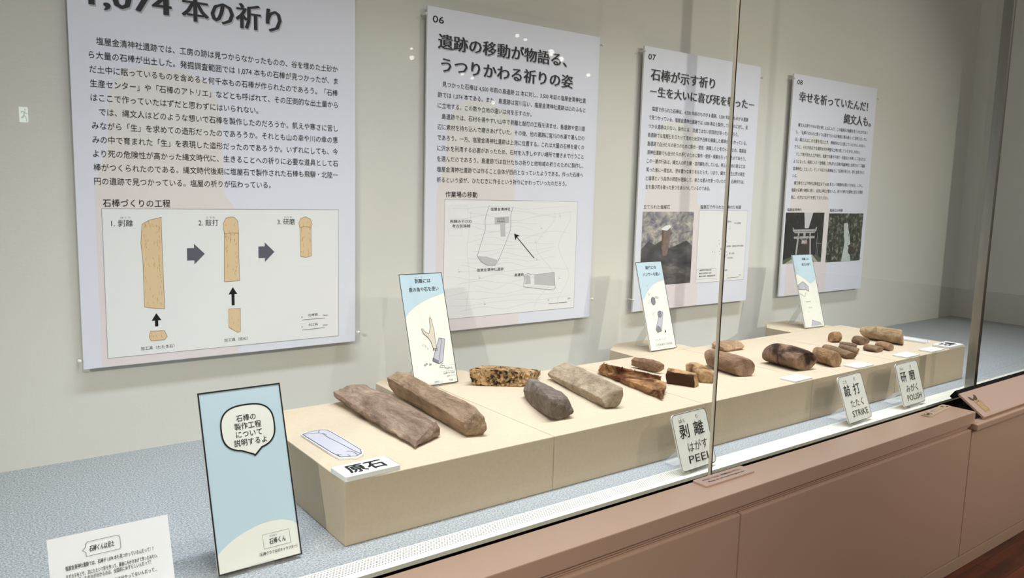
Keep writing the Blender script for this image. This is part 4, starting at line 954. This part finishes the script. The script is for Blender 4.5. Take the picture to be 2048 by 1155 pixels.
def hull_stone(keys, label, m, seed, vox=.0016, soft=0, chips=9, **kw):
    bm = bmesh.new(); ax = None
    for kx in keys:
        pts = HULL[kx]; top = max(p[2] for p in pts) - H
        cx = sum(p[0] for p in pts[:4]) / 4; cy = sum(p[1] for p in pts[:4]) / 4
        q = []
        for i, p in enumerate(pts):
            if i < 4: q += [(cx + (p[0] - cx) * .90, cy + (p[1] - cy) * .95, H), (p[0], p[1], H + min(.0045, .16 * top))]   # undercut foot
            else: q.append((p[0], p[1], max(p[2], H)))
        q = chipped(q, random.Random(seed), chips, min(top, .05))
        P0 = [Vector(p) for p in HULL[kx]]; ax = P0[1] - P0[0]
        b2 = hull_bm(q)
        t = bpy.data.meshes.new('t'); b2.to_mesh(t); b2.free(); bm.from_mesh(t); bpy.data.meshes.remove(t)
    me = remeshed(bm, vox)
    b = bmesh.new(); b.from_mesh(me)
    for _ in range(soft): bmesh.ops.smooth_vert(b, verts=b.verts[:], factor=.5, use_axis_x=True, use_axis_y=True, use_axis_z=True)
    b.to_mesh(me); b.free()
    return finish_stone(me, label, m, seed, axis=tuple(ax), **kw)
def tube_stone(key, label, m, seed, vox=.0016, sq=2.0, notch=None, **kw):
    x, y, yaw, L, w, hh, sa, sb, ta, tb, ra, rb = TUBE[key]
    bm = bmesh.new(); rows = []; N = 24
    for s in np.linspace(-1, 1, 17):
        ss = abs(s); e = 1 - (ta if s < 0 else tb) * ss ** 2; row = []
        if ss > .98: e *= .975
        for a in range(N):
            t = 2 * math.pi * a / N; cy, cz = math.cos(t), math.sin(t)
            f = (abs(cy) ** sq + abs(cz) ** sq) ** (-1 / sq); cy *= f; cz *= f
            yy = w / 2 * cy * e; zz = hh / 2 * (cz + 1) * e
            xx = s * L / 2 + ((sa * yy + ra * (zz - hh / 2)) if s < 0 else (sb * yy + rb * (zz - hh / 2))) * ss ** 3
            row.append(bm.verts.new((x + xx * math.cos(yaw) - yy * math.sin(yaw), y + xx * math.sin(yaw) + yy * math.cos(yaw), H + zz)))
        rows.append(row)
    for i in range(len(rows) - 1):
        for a in range(N): bm.faces.new((rows[i][a], rows[i][(a + 1) % N], rows[i + 1][(a + 1) % N], rows[i + 1][a]))
    bm.faces.new(rows[0][::-1]); bm.faces.new(rows[-1])
    bmesh.ops.recalc_face_normals(bm, faces=bm.faces[:])
    me = remeshed(bm, vox)
    return finish_stone(me, label, m, seed, axis=(math.cos(yaw), math.sin(yaw), 0), **kw)

hull_stone(['S1'], 'long flat pinkish-brown slab, front of the two on the left pedestal', stone_mat('stone_slab', (148, 126, 110), (178, 157, 140), (106, 86, 72), .28, 16, (1, .5, 1)), 1, a1=.0030, a2=.0014, a3=.0006, flake=.003)
hull_stone(['S2'], 'long tan angular stone behind the pinkish slab', stone_mat('stone_tan_long', (158, 134, 111), (184, 160, 135), (104, 86, 69), .27, 14, (1, .5, 1)), 2, a1=.0026, a2=.0010, a3=.0005, flake=.002)
hull_stone(['S3'], 'yellowish stone with dark pits at the back edge', stone_mat('stone_pitted', (186, 152, 108), (222, 194, 152), (44, 30, 20), .36, 14, (1, 1, 1), pit=1), 3, a1=.003, a2=.0012, a3=.0008, pits=.004)
hull_stone(['S4'], 'dark grey angular stone at the front of the second pedestal', stone_mat('stone_dark_grey', (126, 114, 105), (152, 141, 131), (86, 76, 70), .25, 16), 4, a1=.0022, a2=.0010, a3=.0004, flake=.002)
hull_stone(['S5'], 'large grey-tan squared stone beside the dark grey one', stone_mat('stone_grey_tan', (174, 157, 135), (194, 178, 157), (138, 116, 94), .28, 10), 5, a1=.0022, a2=.0008, a3=.0004, flake=.0016)
hull_stone(['S6a', 'S6b'], 'orange flaky stone with a jagged ridge', stone_mat('stone_orange', (176, 132, 90), (226, 190, 142), (96, 56, 32), .39, 20), 6, a1=.0030, a2=.0024, a3=.0010, flake=.004, vox=.0015, soft=5)
hull_stone(['S7'], 'small brown oblong stone near the hammer panel', stone_mat('stone_brown_oblong', (142, 110, 84), (172, 142, 114), (98, 72, 54), .26, 24), 7, a1=.0010, a2=.0006, a3=.0004, vox=.0014)
hull_stone(['S8'], 'dark brown stone with a pale orange top, touching the orange flaky one', stone_mat('stone_dark_orange', (196, 156, 112), (222, 188, 142), (110, 70, 42), .30, 20, side=(-.9, -.35, -.15), side_col=(74, 46, 28)), 8, a1=.0014, a2=.0008, a3=.0005, flake=.0015, vox=.0014)
tube_stone('S9', 'small tan stone chip just left of the glass joint', stone_mat('stone_tan_chip', (194, 158, 116), (216, 190, 152), (112, 72, 46), .34, 26), 9, a1=.0020, a2=.0014, a3=.0005, flake=.002, sq=3)
tube_stone('S10', 'brown rounded log-like stone crossing the glass joint', stone_mat('stone_log', (152, 122, 98), (182, 154, 128), (112, 84, 66), .27, 18, (1, .6, 1)), 10, a1=.0016, a2=.0009, a3=.0004, vox=.0018, sq=2.6)
hull_stone(['S11'], 'flat tan stone lying behind the log-like one', stone_mat('stone_flat_tan', (178, 146, 116), (204, 176, 146), (124, 92, 70), .27, 22), 11, a1=.0014, a2=.0008, a3=.0004, vox=.0016)
tube_stone('S12', 'large round brown stone with dark blotches', stone_mat('stone_blotched', (154, 126, 104), (176, 150, 126), (58, 40, 34), .37, 17), 12, a1=.0010, a2=.0005, a3=.0003, vox=.0018)
RG = 'small rod pieces on the right pedestals'
tube_stone('S13', 'tapered tan stone right of the blotched round one', stone_mat('stone_tapered', (164, 130, 96), (190, 158, 122), (122, 92, 66), .25, 30), 13, a1=.0008, a2=.0007, a3=.0004)
tube_stone('S14', 'long thin dull brown rod next to the tapered stone', stone_mat('rod_dull', (138, 112, 86), (160, 134, 108), (104, 80, 60), .25, 24), 14, a1=.0008, a2=.0005, a3=.0003, vox=.0013, group=RG)
tube_stone('S15', 'short grey-brown rod with a dark broken end', stone_mat('rod_broken', (146, 120, 94), (168, 142, 116), (84, 66, 52), .28, 26), 15, a1=.0006, a2=.0005, a3=.0003, vox=.0012, group=RG)
tube_stone('S16', 'thinnest grey rod lying behind the short rods', stone_mat('rod_thin', (132, 112, 92), (154, 134, 114), (94, 78, 64), .25, 26), 16, a1=.0004, a2=.0003, a3=.0002, vox=.0010, group=RG)
tube_stone('S17', 'stubby brown rod touching the largest rod', stone_mat('rod_stubby', (140, 114, 90), (164, 138, 112), (92, 72, 56), .28, 26), 17, a1=.0008, a2=.0006, a3=.0003, vox=.0013, group=RG)
tube_stone('S18', 'short ochre rod end standing apart near the back edge', stone_mat('rod_ochre', (172, 136, 98), (192, 158, 120), (126, 92, 62), .25, 24), 18, a1=.0006, a2=.0004, a3=.0003, vox=.0013, group=RG)
tube_stone('S19', 'largest pale tan round rod at the right end', stone_mat('rod_pale', (184, 156, 120), (212, 188, 154), (142, 112, 82), .26, 26), 19, a1=.0014, a2=.0012, a3=.0005, vox=.0018, group=RG)
tube_stone('S20', 'small brown rod with a rough end, front of the far pair', stone_mat('rod_rough', (150, 124, 96), (174, 150, 122), (98, 78, 60), .27, 28), 20, a1=.0007, a2=.0005, a3=.0003, vox=.0012, group=RG)
tube_stone('S21', 'small reddish-tan rod with a hollow end, rear of the far pair', stone_mat('rod_reddish', (172, 138, 108), (196, 164, 134), (130, 98, 74), .25, 24), 21, a1=.0005, a2=.0003, a3=.0002, vox=.0012, group=RG)

# ------------------------------------------------------------------ exit sign on the opposite wall: seen only as a reflection in the glass
ex = plain_box('exit_sign', .278, .352, -8.198, -8.185, 1.10, 1.247, mat('lit_sign', S(228, 246, 240), .5, emit=5.0))
tag(ex, 'lit exit sign with a running figure, reflected in the left pane', 'sign')
P = Print(); GR = mat('exit_green', S(70, 120, 110), .5)
P.poly(ell(.024, .122, .007, .009, 12), GR); P.line([(.030, .105), (.036, .070), (.052, .035)], .010, GR); P.line([(.036, .070), (.040, .050), (.062, .045)], .009, GR); P.line([(.034, .100), (.052, .105), (.060, .085)], .007, GR); P.line([(.030, .100), (.016, .085), (.004, .085)], .007, GR); P.line([(.036, .075), (.020, .05), (.012, .01)], .008, GR)
g = P.build('running_figure', ex); g.matrix_local = Matrix.Translation((.352, -8.183, 1.10)) @ Matrix.Rotation(R(180), 4, 'Z') @ Matrix.Rotation(R(90), 4, 'X')

# glowing discs added on the opposite wall, for ceiling downlights that mirror as specks
SPECK = mat('speck_glow', (1.0, .95, .86), .4, emit=7.0)
for x, z, r in ((4.673, 2.227, .034), (4.665, 2.34, .017), (6.381, 2.731, .030), (6.527, 2.695, .023), (7.017, 2.573, .060), (7.213, 2.503, .045), (7.765, 2.328, .032), (5.46, 2.101, .021), (5.625, 2.065, .021), (5.989, 1.765, .029)):
    bm = bmesh.new(); bmesh.ops.create_cone(bm, cap_ends=True, segments=16, radius1=r * .8, radius2=r * .7, depth=.03, matrix=Matrix.Translation((x, -8.184, z)) @ Matrix.Rotation(R(-90), 4, 'X'))
    tag(obj('speck_disc', bm, SPECK), 'small glowing disc added on the opposite wall for a ceiling downlight, a bright speck in the glass', 'lamp', 'added discs reflected in the glass')
